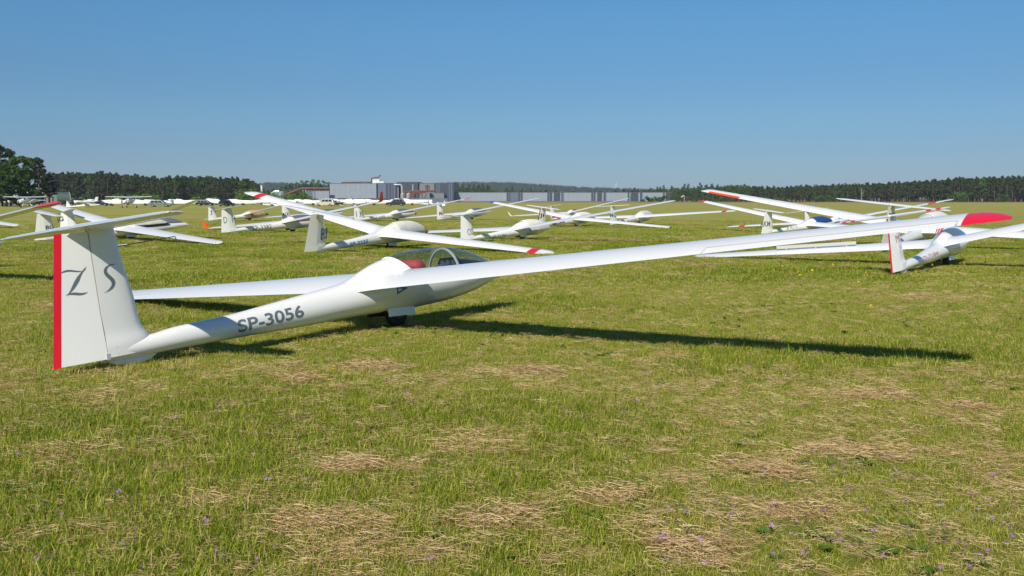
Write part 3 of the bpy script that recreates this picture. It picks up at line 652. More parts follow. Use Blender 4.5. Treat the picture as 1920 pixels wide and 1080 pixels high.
# ---- the near sailplane
A = Ship('main', (-1.5276, 13.0984, 0), .9519, -.107, b=7.55, dih=.0245, ss=1.48, res=2, rud=.075, elev=.20,
         label='nearest white sailplane with SP-3056 on its tail boom and open glass canopy')
CUT = (.635, -.05, .8, 2.12)
A.fuselage(CUT); A.patch('canopy', GLASS, *CUT, off=.004, thick=False)
fr = MB()
for i, r in enumerate(A.rim): fr.tube(r, .011, 6)
fr.build('canopy_frame', WHITE, A.o, 50)
hoop = [A.pt(1.10, -1.35 + 2.7 * k / 28, -.006) for k in range(29)]
MB().loft([[p + Vector((dx, 0, 0)) + (p - Vector((1.10, 0, A.zc(1.1)))).normalized() * dr for dx, dr in ((-.016, -.018), (.016, -.018), (.016, .004), (-.016, .004))] for p in hoop]).build('canopy_hoop', mat('hoop_grey_white', (.62, .63, .64), .35, coat=.3), A.o, 40)
# cockpit
V, F = [], []; ths = A.canopy_limits(*CUT)[0]
for i in range(31):
    X = -.02 + 2.12 * i / 30
    for k in range(17):
        t0 = ths(X) * .98; th = t0 + (2 * math.pi - 2 * t0) * k / 16; V.append(A.pt(X, th, -.022))
for i in range(30):
    for k in range(16): q = i * 17 + k; F.append((q, q + 1, q + 18, q + 17))
F.append(tuple(range(17)))
link('cockpit_tub', mesh_of(V, F), TUB, A.o, 40)
MB().loft([[Vector((x, y, z)) for x, y, z in ((X, -w, Z), (X, w, Z), (X - .05, w, Z - .05), (X - .05, -w, Z - .05))] for X, Z, w in ((.95, .32, .21), (.75, .42, .23), (.55, .58, .22), (.38, .74, .17))]).build('seat', mat('seat_shell', (.25, .09, .07), .7), A.o, 40)
hr = MB(); hr.loft([[Vector((cx + sx * math.cos(a), y, cz + sz * math.sin(a))) for a in [2 * math.pi * k / 14 for k in range(14)]] for y, cx, cz, sx, sz in ((-.185, .43, .735, .03, .03), (-.175, .43, .74, .085, .07), (-.13, .42, .765, .11, .085), (.13, .40, .775, .11, .085), (.175, .40, .77, .085, .07), (.185, .4, .77, .03, .03))])
hr.build('headrest', HEADREST, A.o, 40)
MB().prism([(1.20, y, z) for y, z in ((-.13, .40), (-.19, .60), (-.19, .74), (-.14, .80), (.14, .80), (.19, .74), (.19, .60), (.13, .40))], (.06, 0, 0)).build('instrument_panel', PANEL, A.o, None)
dm = MB()
for y, z, r in ((-.10, .73, .038), (0, .73, .038), (.10, .73, .038), (-.10, .64, .036), (0, .64, .036), (.10, .64, .036), (-.05, .55, .03), (.06, .55, .03)):
    dm.add([Vector((1.196, y + r * math.cos(a), z + r * math.sin(a))) for a in [2 * math.pi * k / 14 for k in range(14)]], [tuple(range(14))])
dm.build('dial', DIAL, A.o, None)
V, F = [], []
for i in range(13):
    X = 1.26 + .84 * i / 12; w = A.hw(X) * .80; zt = .80 - .145 * (i / 12) - .01
    for k in range(11): y = -w + 2 * w * k / 10; V.append((X, y, min(zt - .10 * (y / w) ** 2 * (1 - i / 14), A.top(X) - .02)))
for i in range(12):
    for k in range(10): q = i * 11 + k; F.append((q, q + 1, q + 12, q + 11))
link('glare_shield', mesh_of(V, F), PANEL, A.o, 40)
MB().tube([(.62, -.24, .72), (.86, -.24, .725)], .012, 8).build('canopy_latch', STEEL, A.o, 40)
A.nose_cap(RED, 2.14, 2.30, .8, 'nose_marking')
for sg in (1, -1): A.wing(sg, tip=(7.17, RED), ail=(.63, .945))
A.fin(strip=RED); A.tail(); A.gear()
A.text('SP-3056', (447.5, 624.5), (566, 593.5), 24.5, SLATE, 'boom', bold=.018)
zp = lambda pts: [(100 + x * .09375, 480 + y * .09375) for x, y in pts]
A.outline('lettering', [zp([(115, 352), (200, 298), (270, 278), (340, 275), (420, 288), (500, 297), (570, 298), (660, 288), (600, 298), (560, 306), (480, 316), (410, 314), (330, 306), (260, 312), (200, 327)]),
                        zp([(660, 200), (600, 265), (540, 335), (470, 420), (410, 520), (370, 610), (330, 700), (250, 815), (330, 735), (400, 660), (450, 590), (510, 490), (540, 400), (580, 320), (630, 260)]),
                        zp([(225, 780), (310, 758), (380, 733), (440, 727), (520, 737), (600, 738), (690, 715), (620, 757), (560, 776), (490, 781), (420, 776), (340, 772)]),
                        zp([(1240, 165), (1180, 158), (1100, 178), (1040, 218), (1003, 280), (1010, 352), (1050, 412), (1120, 472), (1158, 522), (1163, 582), (1128, 642), (1080, 690), (990, 748), (1090, 702), (1170, 652), (1217, 582), (1229, 520), (1210, 460), (1160, 408), (1092, 350), (1057, 300), (1062, 250), (1092, 207), (1150, 182)])], SLATE, 'fin', A.finob)
tp = lambda x, y: (700 + x / 8, 450 + y / 8)
A.outline('wheel_mark', [[tp(343, 700), tp(512, 708), tp(512, 722), tp(440, 735), tp(430, 730), tp(368, 726)], [tp(343, 700), tp(368, 726), tp(378, 780), tp(358, 818)], [tp(512, 722), tp(358, 818), tp(378, 780), tp(440, 735)]], BLUE, 'pod', A.fus)
A.outline('vent_scoop', [[tp(425, 440), tp(432, 428), tp(460, 424), tp(488, 430), tp(530, 452), tp(455, 462), tp(432, 458)]], GAP, 'pod', A.fus)
hg = MB()
for z0, z1 in ((.62, 1.60), (.40, .45)):
    hg.loft([[Vector((HINGE + d, A.fin_y(HINGE, z) - .0015, z)) for d in (-.0016, .0016)] for z in (z0, (z0 + z1) / 2, z1)], closed=False)
for u, v, r in ((169, 430, 1.5), (166, 464, 1.3), (215.5, 651, .9), (218, 663, .9)):
    X, Z = A.unproject(u, v, -.04); y = A.fin_y(X, Z) - .002; rr = r / 185; hg.add([(X + rr * math.cos(a), y, Z + rr * math.sin(a)) for a in [2 * math.pi * k / 10 for k in range(10)]], [tuple(range(10))])
X, Z = A.unproject(200.5, 669, -.04); hg.box(X - .02, X + .02, A.fin_y(X, Z) - .004, A.fin_y(X, Z) + .02, Z - .03, Z + .03)
hg.build('hinge_line', SEAM, A.finob, None)

# ---- the others
def ship(key, p, label, **k):
    wx, wy, psi, bank, S, b, dih, ss = p; zt = .72 + b * math.tan(dih)
    return Ship(key, (wx, wy, 0), psi, bank, S=S, b=b, ss=ss, ztip=zt, label=label, **k)
def cover(s, m, sill=.50, rear=-.05, k=.6, front=2.0, off=.02, wr=.03, name='canopy_cover'): return s.patch(name, m, sill, rear, k, front, off=off, wrinkle=wr)

s = ship('BI', [-4.195, 33.835, 1.049, .151, .906, 6.459, .045, 1.42], 'white sailplane with blue BI on its fin and red nose behind the nearest one', chord=1.12)
s.fuselage(); cover(s, COVERW, .53, .05, .5, 1.98, wr=.01); s.nose_cap(RED, 2.0)
for sg in (1, -1): w = s.wing(sg); s.wshell('wing_band', RED, sg, s.b - .88, s.b - .58, w)
s.fin(); s.tail(); s.gear()
s.text('BI', (601, 450), (613.5, 449), 21.5, BLUE, 'fin', bold=.012); s.text('SP-3335', (655.5, 463), (688, 456), 8, BLUE, 'boom', bold=.02)

s = ship('DH', [-11.225, 50.599, .863, -.105, .87, 7.234, .016, 1.413], 'cream sailplane with D H on its fin and orange red winglets', body=CREAM)
s.fuselage(); s.patch('canopy', DKGLASS, .60, -.05, .8, 2.12, off=.006); fr = MB(); [fr.tube(r, .014, 6) for r in s.rim]; fr.build('canopy_rim', mat('rim_red', (.35, .03, .025), .5), s.o, 50)
for sg in (1, -1): s.wing(sg, winglet=ORANGE)
s.fin(); s.tail(); s.gear()
s.text('D', (421, 419), (427, 417.5), 12, SLATE, 'fin'); s.text('H', (435.5, 417), (442.5, 415.5), 12, SLATE, 'fin'); s.text('SP-3382', (475, 432), (509, 428), 8.0, BLACKP, 'boom')

s = ship('J9', [-20.692, 78.014, .903, -.128, .785, 5.9, .006, 1.262], 'white sailplane with J9 on its fin and a tan canopy cover')
s.fuselage(); cover(s, COVERT, .33, -.1, .25, 1.95, off=.03, wr=.05); s.nose_cap(NOSEGREY, 2.0); [s.wing(sg) for sg in (1, -1)]
s.fin(); s.tail(); s.gear(door=RED); s.text('J9', (394.5, 403.5), (407, 402), 10, SLATE, 'fin')

s = ship('ALX', [-15.131, 79.602, .915, -.101, .883, 7.0, .02, 1.3], 'white sailplane with ALX on its fin, mostly hidden behind the cream one')
s.fuselage(); s.patch('canopy', DKGLASS, .60); [s.wing(sg) for sg in (1, -1)]; s.fin(); s.tail(); s.gear(); s.text('ALX', (531, 405), (542, 404), 6, BLACKP, 'fin', bold=.03)

s = ship('LK', [-8.938, 76.953, .893, -.107, .919, 8.037, .025, 1.30], 'white sailplane with LK on its fin, red nose and red wing tip')
s.fuselage(); s.patch('canopy', DKGLASS, .60, -.05, .8, 2.0); s.nose_cap(RED, 2.05); [s.wing(sg, tip=(s.b - .45, RED)) for sg in (1, -1)]; s.fin(); s.tail(); s.gear()
s.text('LK', (669, 407.5), (684, 406), 11.5, SLATE, 'fin'); s.text('SP-2689', (702, 411), (721, 408), 4.5, BLACKP, 'boom')

s = ship('MZ', [-3.295, 81.79, .968, -.123, .943, 6.971, .029, 1.30], 'white sailplane with red MZ on its fin and a grey glass canopy')
s.fuselage(); s.patch('canopy', DKGLASS, .58); [s.wing(sg) for sg in (1, -1)]; s.fin(); s.tail(); s.gear(); s.text('MZ', (824.5, 404), (833, 402.5), 7, REDTXT, 'fin', bold=.03)

s = ship('CO', [.444, 41.173, .852, -.1, .765, 7.702, .022, 1.46], 'white sailplane with CO on its fin, D-3194 and a cream cockpit cover', pod=1.12)
s.fuselage(); cover(s, COVERW, .34, .1, .35, 2.3, off=.02, wr=.025); [s.wing(sg) for sg in (1, -1)]; s.fin(); s.tail(); s.gear()
s.text('CO', (877, 441.5), (889, 439.5), 12, SLATE, 'fin'); s.text('D-3194', (925.5, 449), (948, 445), 7.5, SLATE, 'boom')

s = ship('JK', [3.977, 61.29, .906, .108, .849, 6.8, .012, 1.215], 'white sailplane with JK on its fin and a blue left wing tip')
s.fuselage(); cover(s, COVERW, .56, -.1, .5, 1.95, wr=.015); s.nose_cap(RED, 2.3); s.wing(1, tip=(s.b - .5, mat('bright_blue_paint', (.02, .06, .42), .4))); s.wing(-1, tip=(s.b - .15, NAVY)); s.fin(strip=NAVY); s.tail(); s.gear()
s.text('JK', (1013, 409.5), (1025, 409.5), 9, NAVY, 'fin', bold=.02); s.text('SP-2400', (1038, 421.5), (1058, 418), 4.5, NAVY, 'boom', bold=.03)

s = ship('J', [5.348, 89.253, 1.024, -.137, .769, 6.062, .041, 1.0], 'white sailplane with curved up wing tips behind the JK one')
s.fuselage(); s.patch('canopy', WHITE, .60, name := -.05) if False else s.patch('canopy', DKGLASS, .62, .2, .8, 2.0); [s.wing(sg, winglet=WHITE) for sg in (1, -1)]; s.fin(bands=((.36, .5, RED),)); s.tail(); s.gear()

s = ship('MG', [8.531, 65.751, .99, -.048, .881, 6.776, -.010, 1.193], 'white sailplane with MG on its fin and a grey canopy cover')
s.fuselage(); cover(s, COVERG, .58, .0, .6, 2.05, wr=.01)
for sg in (1, -1): w = s.wing(sg); s.wshell('wing_band', RED, sg, s.b - .9, s.b - .6, w)
s.fin(); s.tail(); s.gear(); s.text('MG', (1146, 407.5), (1155.5, 407.5), 8, SLATE, 'fin', bold=.02); s.text('SP-3110', (1175, 417), (1191, 413.5), 4.5, SLATE, 'boom')

s = ship('AK', [14.645, 48.468, .668, .107, .805, 6.953, .024, .868], 'white sailplane with AKM on its fin and a blue canopy cover')
s.fuselage(); cover(s, COVERB, .66, .0, .8, 1.9, wr=.01); [s.wing(sg, tip=(s.b - .4, RED)) for sg in (1, -1)]; s.fin(); s.tail(); s.gear()
s.text('AKM', (1428, 425.5), (1443.5, 424.5), 10, SLATE, 'fin', bold=.02); s.text('SP-4113', (1474.5, 431), (1494.5, 427), 6, BLACKP, 'boom')

s = ship('P7', [11.073, 25.068, .925, -.160, .937, 7.041, .058, 1.246], 'white sailplane with red striped rudder and D-7184 on its boom')
P7 = s; s.fuselage(); s.patch('canopy', DKGLASS, .60)
for sg in (1, -1): w = s.wing(sg); PW = w if sg == 1 else PW
s.fin(strip=RED); s.tail(bands=(((.62, .70), (.78, .86)), RED)); s.gear()
s.text('D-7184', (1732, 489), (1755, 478), 8, REDTXT, 'boom', bold=-.005); s.text('M', (1682, 455), (1687, 453), 14, REDTXT, 'fin', bold=-.01); s.text('Y', (1688.5, 474), (1691, 473), 14, REDTXT, 'fin', bold=-.01)
q8 = lambda *pp: [(1620 + x / 6.4, 420 + y / 6.4) for x, y in pp]      # flash of red rays on the fuselage side
s.outline('red_rays', [q8((848, 124), (858, 124), (886, 58), (868, 60)), q8((866, 124), (878, 124), (920, 53), (894, 57)), q8((884, 124), (894, 124), (962, 48), (928, 52))], RED, 'pod', s.fus)
br = MB(); e0, e1 = 2.1, 4.3; p0 = s.wsec(1, e0); p1 = s.wsec(1, e1)
def upper(e, c): r = s.wsec(1, e, 0, 1, 0, 12); return r[int(12 * (1 - c))]
a0, a1 = upper(e0, .5), upper(e1, .5); upv = Vector((0, 0, .13))
br.prism([a0 + upv * .35, a1 + upv * .35, a1 + upv, a0 + upv], (.03, 0, 0))
for q in (.12, .5, .88): m_ = a0.lerp(a1, q); br.tube([m_, m_ + upv * .6], .014, 6)
br.build('airbrake', mat('airbrake_grey', (.50, .50, .46), .5), PW, None)

s = ship('N', [14.438, 34.904, .954, .108, 1.07, 8.309, .054, 1.743], 'large white two seat sailplane with orange red aileron and brown striped fin', nose=1.75, pod=1.18, chord=1.12)
s.fuselage(); cover(s, COVERW, .60, .45, .6, 2.15, wr=.008)
for sg in (1, -1):
    w = s.wing(sg); s.wshell('aileron_stripe', ORANGE, sg, s.b * .80, s.b * .955, w, .74, 1.0); s.wshell('wing_band', ORANGE, sg, s.b * .60, s.b * .645, w, 0, .12); s.wshell('wing_band', ORANGE, sg, s.b * .52, s.b * .565, w, 0, .12)
s.fin(bands=((1.30, 1.42, BROWN), (1.05, 1.18, BROWN))); s.tail(); s.gear()

s = ship('O', [17.867, 54.702, .857, -.127, .759, 6.491, .025, 1.183], 'white sailplane with red wing bands behind the blue covered one')
s.fuselage(); s.patch('canopy', DKGLASS, .62, .25, .8, 2.0)
for sg in (1, -1): w = s.wing(sg); s.wshell('wing_band', RED, sg, s.b - 1.25, s.b - .85, w)
s.fin(); s.tail(); s.gear()

s = ship('BG', [-16.031, 41.539, .793, .085, .815, 7.884, .008, 1.506], 'white sailplane with BG on its fin and grey cloth over its canopy', chord=1.12)
s.fuselage(); s.patch('canopy', mat('canopy_dark', (.05, .05, .055), .1), .60, -.05, .8, 2.12, off=.006); cover(s, COVERG, .70, -.05, .5, 2.0, off=.03, wr=.05)
for sg in (1, -1): w = s.wing(sg); s.wshell('wing_band', REDTXT, sg, s.b - 2.3, s.b - 2.1, w, .0, .12)
s.fin(); s.tail(); s.gear(); s.text('BG', (86, 431), (101, 429), 8, BLACKP, 'fin', bold=.02)
s = ship('IG', [-16.918, 45.9, .653, -.098, .8, 7.461, .03, 1.338], 'white sailplane with IG on its fin beside the grey clothed one')
s.fuselage(); s.patch('canopy', DKGLASS, .6); [s.wing(sg) for sg in (1, -1)]; s.fin(); s.tail(); s.gear(); s.text('IG', (109, 416.5), (120, 414), 9, BLACKP, 'fin', bold=.03)

s = ship('Q', [-14.03, 22.5, .95, -.103, 1.0, 7.5, .02, 1.45], 'white sailplane off the left edge with a red wing tip')
s.fuselage(); s.patch('canopy', DKGLASS, .6); [s.wing(sg, tip=(s.b - .7, RED)) for sg in (1, -1)]; s.fin(); s.tail(); s.gear()
s = ship('S', [-34.6, 62.0, .95, .095, .95, 7.3, .02, 1.3], 'white sailplane on the left edge with its right wing tip on the grass')
s.fuselage(); cover(s, COVERG, .4, .0, .4, 2.3); [s.wing(sg) for sg in (1, -1)]; s.fin(); s.tail(); s.gear()
# far sailplanes among the trailers
for u, D, psi, bank, S, lab in ((508, 215, 2.9, .08, .9, 'distant white sailplane beside the bushes by the trailers'), (556, 235, .3, -.08, .9, 'distant white sailplane with red fuselage mark before the green bushes'),
                           (632, 250, .4, .09, 1.0, 'distant white sailplane in front of the grey factory wall'), (805, 235, 2.6, .06, .95, 'distant white sailplane at the right end of the trailer row'), (822, 262, .9, -.08, .9, 'far white sailplane before the low grey wall'),
                           (166, 200, .2, -.06, .9, 'distant white sailplane next to the dark nosed aeroplane')):
    p = at(u, D); s = Ship('far', p, psi, bank, S=S, b=7.3 * S, ss=1.3, label=lab, res=0, group='distant sailplanes by the trailers')
    s.fuselage(); s.patch('canopy', DKGLASS, .6, nu=8, nv=6, thick=False); [s.wing(sg) for sg in (1, -1)]; s.fin(); s.tail()

# ------------------------------------------------------------ trees, bushes, woods
def leaf_material(name, c0, c1, c2, trans=.25):
    m = bpy.data.materials.new(name); m.use_nodes = True; nt = m.node_tree; N, L = nt.nodes, nt.links; b = N['Principled BSDF']
    g = N.new('ShaderNodeAttribute'); g.attribute_name = 'shade'; oi = N.new('ShaderNodeObjectInfo')
    ad = N.new('ShaderNodeMath'); ad.operation = 'MULTIPLY_ADD'; L.new(oi.outputs['Random'], ad.inputs[0]); ad.inputs[1].default_value = .45; L.new(g.outputs['Fac'], ad.inputs[2])
    cr = N.new('ShaderNodeValToRGB'); cr.color_ramp.elements[0].color = (*c0, 1); cr.color_ramp.elements[1].color = (*c2, 1); e = cr.color_ramp.elements.new(.5); e.color = (*c1, 1)
    L.new(ad.outputs[0], cr.inputs[0]); L.new(cr.outputs[0], b.inputs['Base Color']); b.inputs['Roughness'].default_value = .65; b.inputs['Specular IOR Level'].default_value = .2
    tr = N.new('ShaderNodeBsdfTranslucent'); L.new(cr.outputs[0], tr.inputs[0]); mx = N.new('ShaderNodeMixShader'); mx.inputs[0].default_value = trans
    L.new(b.outputs[0], mx.inputs[1]); L.new(tr.outputs[0], mx.inputs[2]); L.new(mx.outputs[0], N['Material Output'].inputs[0]); return m
NEEDLE = leaf_material('pine_needles', (.026, .044, .014), (.050, .070, .021), (.090, .100, .032), .15)
LEAF = leaf_material('broad_leaves', (.034, .074, .012), (.062, .122, .018), (.105, .175, .030))
BUSHLEAF = leaf_material('bright_bush_leaves', (.085, .155, .014), (.135, .225, .022), (.19, .29, .045))
BARK = mat('pine_bark', (.125, .082, .06), .9, var=.3, vscale=.6, bump=.5, bscale=4); BARKD = mat('grey_bark', (.10, .085, .07), .9, var=.25, vscale=.8, bump=.5, bscale=4)
def crown_faces(clumps, nper, size, flat, V, F, S):
    for (cx, cy, cz, cr) in clumps:
        sh = random.uniform(-.08, .56)
        for _ in range(nper):
            d = Vector((random.gauss(0, 1), random.gauss(0, 1), random.gauss(0, 1))).normalized() * cr * random.random() ** .4; p = Vector((cx + d.x, cy + d.y, cz + d.z * flat))
            n = Vector((random.gauss(0, 1), random.gauss(0, 1), random.gauss(.5, 1))).normalized(); a = n.orthogonal().normalized(); b = n.cross(a); q = random.uniform(0, 6.28); a, b = a * math.cos(q) + b * math.sin(q), b * math.cos(q) - a * math.sin(q)
            s1, s2 = size * random.uniform(.6, 1.3), size * random.uniform(.35, .8); k = len(V)
            V += [p - a * s1, p + b * s2 * .8, p + a * s1, p - b * s2]; F.append((k, k + 1, k + 2, k + 3)); S += [sh + random.uniform(-.12, .12)] * 4
def pine_meshes(h, seed, nclump=40, nper=18, size=.46, base=.26, rad=2.1):
    random.seed(seed); tr = MB(); lean = random.uniform(-.3, .3)
    tr.tube([(0, 0, -.2), (lean * .3, 0, h * .35), (lean, lean * .5, h * .7), (lean * 1.1, lean * .4, h * .96)], [.19, .15, .10, .03], 6); cl = []
    for i in range(nclump):
        t = base + (1 - base) * (i + random.random()) / nclump; z = h * t; rr = rad * (1 - ((t - base) / (1 - base)) ** 2.8) * random.uniform(.35, 1.0) + .25; a = random.uniform(0, 6.28)
        c = Vector((lean + rr * math.cos(a), rr * math.sin(a), z)); cl.append((c.x, c.y, c.z, random.uniform(.55, 1.05) * (1.15 - .5 * t)))
        if i % 2 == 0: tr.tube([(lean * t, 0, z - .5), (c.x, c.y, c.z)], [.05, .02], 4)
    for z in (.28, .33, .38): a = random.uniform(0, 6.28); tr.tube([(lean * z, 0, h * z), (lean * z + 1.1 * math.cos(a), 1.1 * math.sin(a), h * z + .2)], [.035, .012], 4)
    V, F, S = [], [], []; crown_faces(cl, nper, size, .6, V, F, S); cm = mesh_of(V, F, 'pine_crown'); shade_attr(cm, S); tm = tr.mesh(); tm.shade_smooth()
    tm.materials.append(BARK); cm.materials.append(NEEDLE); return tm, cm
def broad_meshes(h, seed, rad, nclump=34, nper=26, size=.36, base=.16, leaf=None, spread=1.0):
    random.seed(seed); tr = MB(); cl = []
    tr.tube([(0, 0, -.2), (.1, 0, h * .3), (.0, .2, h * .6)], [.28, .2, .1], 7)
    for i in range(nclump):
        t = base + (1 - base) * random.random() ** .85; f = (t - base) / (1 - base); R_ = rad * math.sqrt(max(.05, 1 - (f * 1.6 - .62) ** 2)) * random.uniform(.45, 1.0); a = random.uniform(0, 6.28)
        cl.append((R_ * math.cos(a), R_ * math.sin(a), h * t * .95, random.uniform(.6, 1.25) * rad / 3.2 * spread))
        if i % 3 == 0: tr.tube([(0, 0, h * t * .6), (R_ * math.cos(a) * .8, R_ * math.sin(a) * .8, h * t * .93)], [.08, .02], 4)
    V, F, S = [], [], []; crown_faces(cl, nper, size, .8, V, F, S); cm = mesh_of(V, F, 'broad_crown'); shade_attr(cm, S); tm = tr.mesh(); tm.shade_smooth()
    tm.materials.append(BARKD); cm.materials.append(leaf or LEAF); return tm, cm
def plant_tree(name, meshes, p, h_scale, rz, label, group=None, w=1.0):
    o = empty(name, p, label, 'tree', group, (0, 0, rz)); o.scale = (h_scale * w, h_scale * w, h_scale)
    for nm, me in zip(('trunk', 'crown'), meshes): c = bpy.data.objects.new(nm, me); COL.objects.link(c); c.parent = o
    return o
PINES = [pine_meshes(14.0, 100 + i) for i in range(6)]; BROADS = [broad_meshes(11.0, 200 + i, 3.2) for i in range(4)]
def prof(xs, ys): return lambda x: float(np.interp(x, xs, ys))
topL = prof([90, 150, 200, 250, 300, 350, 400, 440, 465, 485], [325, 325, 324, 328, 332, 331, 333, 333, 336, 343])
topR = prof([1318, 1345, 1370, 1400, 1440, 1480, 1520, 1600, 1650, 1700, 1750, 1800, 1850, 1930], [359, 349, 347, 348, 350, 349, 347, 345, 343, 340, 337, 334, 332, 332])
random.seed(11)
for row, (D, step) in enumerate(((478, 11.5), (484, 12.0), (492, 12.5), (502, 14.0))):
    u = 96 + row * 4
    while u < 484:
        uu = u + random.uniform(-3, 3); Dq = D + random.uniform(-2.5, 2.5); h = (zat(topL(uu), Dq)) * random.uniform(.92, 1.04); kind = random.random()
        if kind < .86: plant_tree('pine_tree', random.choice(PINES), at(uu, Dq), h / 14.0, random.uniform(0, 6.28), 'tall dark pine with bare reddish trunk in the wood left behind the trailers', 'pines of the left wood')
        else: plant_tree('broadleaf_tree', random.choice(BROADS), at(uu, Dq), h / 11.0 * .9, random.uniform(0, 6.28), 'fresh green broadleaf tree among the pines of the left wood', 'broadleaf trees of the left wood')
        u += step
for row, (D, step) in enumerate(((600, 12.5), (607, 13.5), (616, 15.0))):
    u = 1326 + row * 5
    while u < 1932:
        uu = u + random.uniform(-4, 4); Dq = D - (uu - 1326) * .06 + random.uniform(-3, 3); h = zat(topR(uu), Dq) * random.uniform(.93, 1.04); broad = uu < 1410 or random.random() < .10
        if not broad: plant_tree('pine_tree', random.choice(PINES), at(uu, Dq), h / 14.0, random.uniform(0, 6.28), 'dark pine in the long wood at the right edge of the airfield', 'pines of the right wood', 1.12)
        else: plant_tree('broadleaf_tree', random.choice(BROADS), at(uu, Dq), h / 11.0, random.uniform(0, 6.28), 'green broadleaf tree in the wood at the right edge of the airfield', 'broadleaf trees of the right wood')
        u += step
ORD = ('first', 'second', 'third', 'fourth', 'fifth', 'sixth', 'seventh', 'eighth', 'ninth', 'tenth', 'eleventh', 'twelfth', 'thirteenth', 'fourteenth')
u = 1262; oi_ = 0
while u < 1330: Dq = 640 + random.uniform(-6, 6); plant_tree('broadleaf_tree', random.choice(BROADS), at(u, Dq), zat(random.uniform(353, 360), Dq) / 11.0, random.uniform(0, 6.28), ORD[oi_] + ' low green tree counted rightwards from the end of the long grey warehouse', 'low trees at the end of the long wall', 1.4); u += 9; oi_ += 1
for oi_, (u, y) in enumerate(((528, 349), (538, 346), (548, 343), (558, 341), (567, 339), (577, 338), (587, 337), (597, 338), (606, 338), (616, 341), (512, 353), (503, 356))):
    Dq = 660 + random.uniform(-8, 8); plant_tree('broadleaf_tree', random.choice(BROADS), at(u, Dq), zat(y, Dq) / 11.0, random.uniform(0, 6.28), (ORD[oi_ - 0 + 2] if oi_ < 10 else ORD[11 - oi_]) + ' tree from the left in the dark green clump left of the grey factory', 'trees left of the factory', .8)
# the big trees at the left edge
BIGP = [pine_meshes(14.0, 300 + i, 46, 60, .26, .30, 2.5) for i in range(2)]; BIGB = [broad_meshes(11.0, 310 + i, 3.4, 84, 74, .27, .08, spread=.62) for i in range(2)]
for kind, u, D, y, lab, w in (('p', 4, 232, 274, 'tall dark pine nearest the left edge of the picture', 1.0), ('p', 20, 238, 281, 'second tall dark pine from the left edge, above the broadleaf trees', 1.0), ('b', 37, 226, 291, 'bright green broadleaf tree with the highest crown at the left', .95),
                       ('b', 57, 240, 294, 'green broadleaf tree beside the dark pine at the end of the left trees', .9), ('p', 74, 236, 297, 'dark pine at the right end of the tall left trees', 1.05), ('b', 12, 222, 322, 'low broadleaf tree in front of the pines at the left edge', 1.2),
                       ('p', 93, 246, 327, 'low spreading pine beside the green arched hangar', 1.25), ('b', -22, 228, 288, 'broadleaf tree half cut off by the left edge', 1.0)):
    p = at(u, D); h = zat(y, D); plant_tree('pine_tree' if kind == 'p' else 'broadleaf_tree', (BIGP if kind == 'p' else BIGB)[hash(lab) % 2 if False else len(lab) % 2], p, h / (14.0 if kind == 'p' else 11.0), u * .7, lab, None, w * 1.22)
# bare pale tree in the right wood
bt = MB(); random.seed(5)
bt.tube([(0, 0, 0), (.1, 0, 4), (0, .1, 7.8)], [.16, .11, .03], 6)
for k in range(16): z = 2.2 + k * .34; a = random.uniform(0, 6.28); l = 1.5 * (1 - (z - 2) / 7.5) + .4; bt.tube([(0, 0, z), (l * .6 * math.cos(a), l * .6 * math.sin(a), z + .7), (l * math.cos(a), l * math.sin(a), z + 1.6)], [.05, .03, .012], 4)
o = empty('bare_tree', at(1615, 575), 'pale leafless tree standing before the dark right wood', 'tree'); bt.build('trunk', mat('pale_dead_wood', (.42, .39, .35), .9), o, 50)
# bushes
def bush(u, D, y0, wpx, label, group=None, n=26, mt=None):
    h, w = zat(y0, D), wpx / ppm(D) / 2; random.seed(int(u * 13)); cl = []
    for i in range(n): x = random.uniform(-1, 1); yy = random.uniform(-1, 1); q = math.sqrt(max(0, 1 - x * x)); cl.append((x * w, yy * w * .35, random.uniform(.15, .85) * h * (.35 + .65 * q), random.uniform(.28, .42) * h))
    V, F, S = [], [], []; crown_faces(cl, 60, .42, .9, V, F, S); me = mesh_of(V, F); shade_attr(me, S)
    o = empty('bush', at(u, D), label, 'bush', group); link('foliage', me, mt or BUSHLEAF, o)
    st = MB(); [st.tube([(k * w * .3, 0, 0), (k * w * .42, 0, h * .6)], [.05, .02], 5) for k in (-2, -1, 0, 1, 2)]; st.build('stem', BARKD, o, 50)
for u, D, y, w, lab in ((226, 420, 363, 54, 'bright green rounded bush left of the one before the pine trunks'), (277, 425, 363, 44, 'bright green bush just right of the widest bush before the pines'), (367, 430, 370, 16, 'small bright bush at the foot of the pines'), (400, 436, 370, 34, 'low bush behind the trailers with the hatchback'),
                        (468, 440, 356, 64, 'large bright bush at the right end of the left wood'), (505, 455, 362, 40, 'bush behind the raised wing tip with red band'), (560, 470, 361, 66, 'wide bright bush below the rusty conveyor'), (160, 415, 371, 60, 'low dark bush behind the leftmost trailers'),
                        (1222, 600, 368, 40, 'bush before the right end of the long grey wall'), (1262, 605, 366, 54, 'bush beside the windsock'), (1310, 600, 367, 60, 'bush right of the windsock'), (1365, 585, 370, 60, 'bush at the left foot of the right wood'), (1440, 575, 369, 70, 'low bush before the first dark pines of the right wood'),
                        (1545, 560, 366, 34, 'brighter bush before the bare pale tree'), (1797, 548, 360, 30, 'bright green bush before the right wood'), (1880, 545, 364, 24, 'small bright bush near the right edge')):
    bush(u, D, y, w, lab, None, 26 if u < 1200 else 18, BUSHLEAF if u < 600 else LEAF)
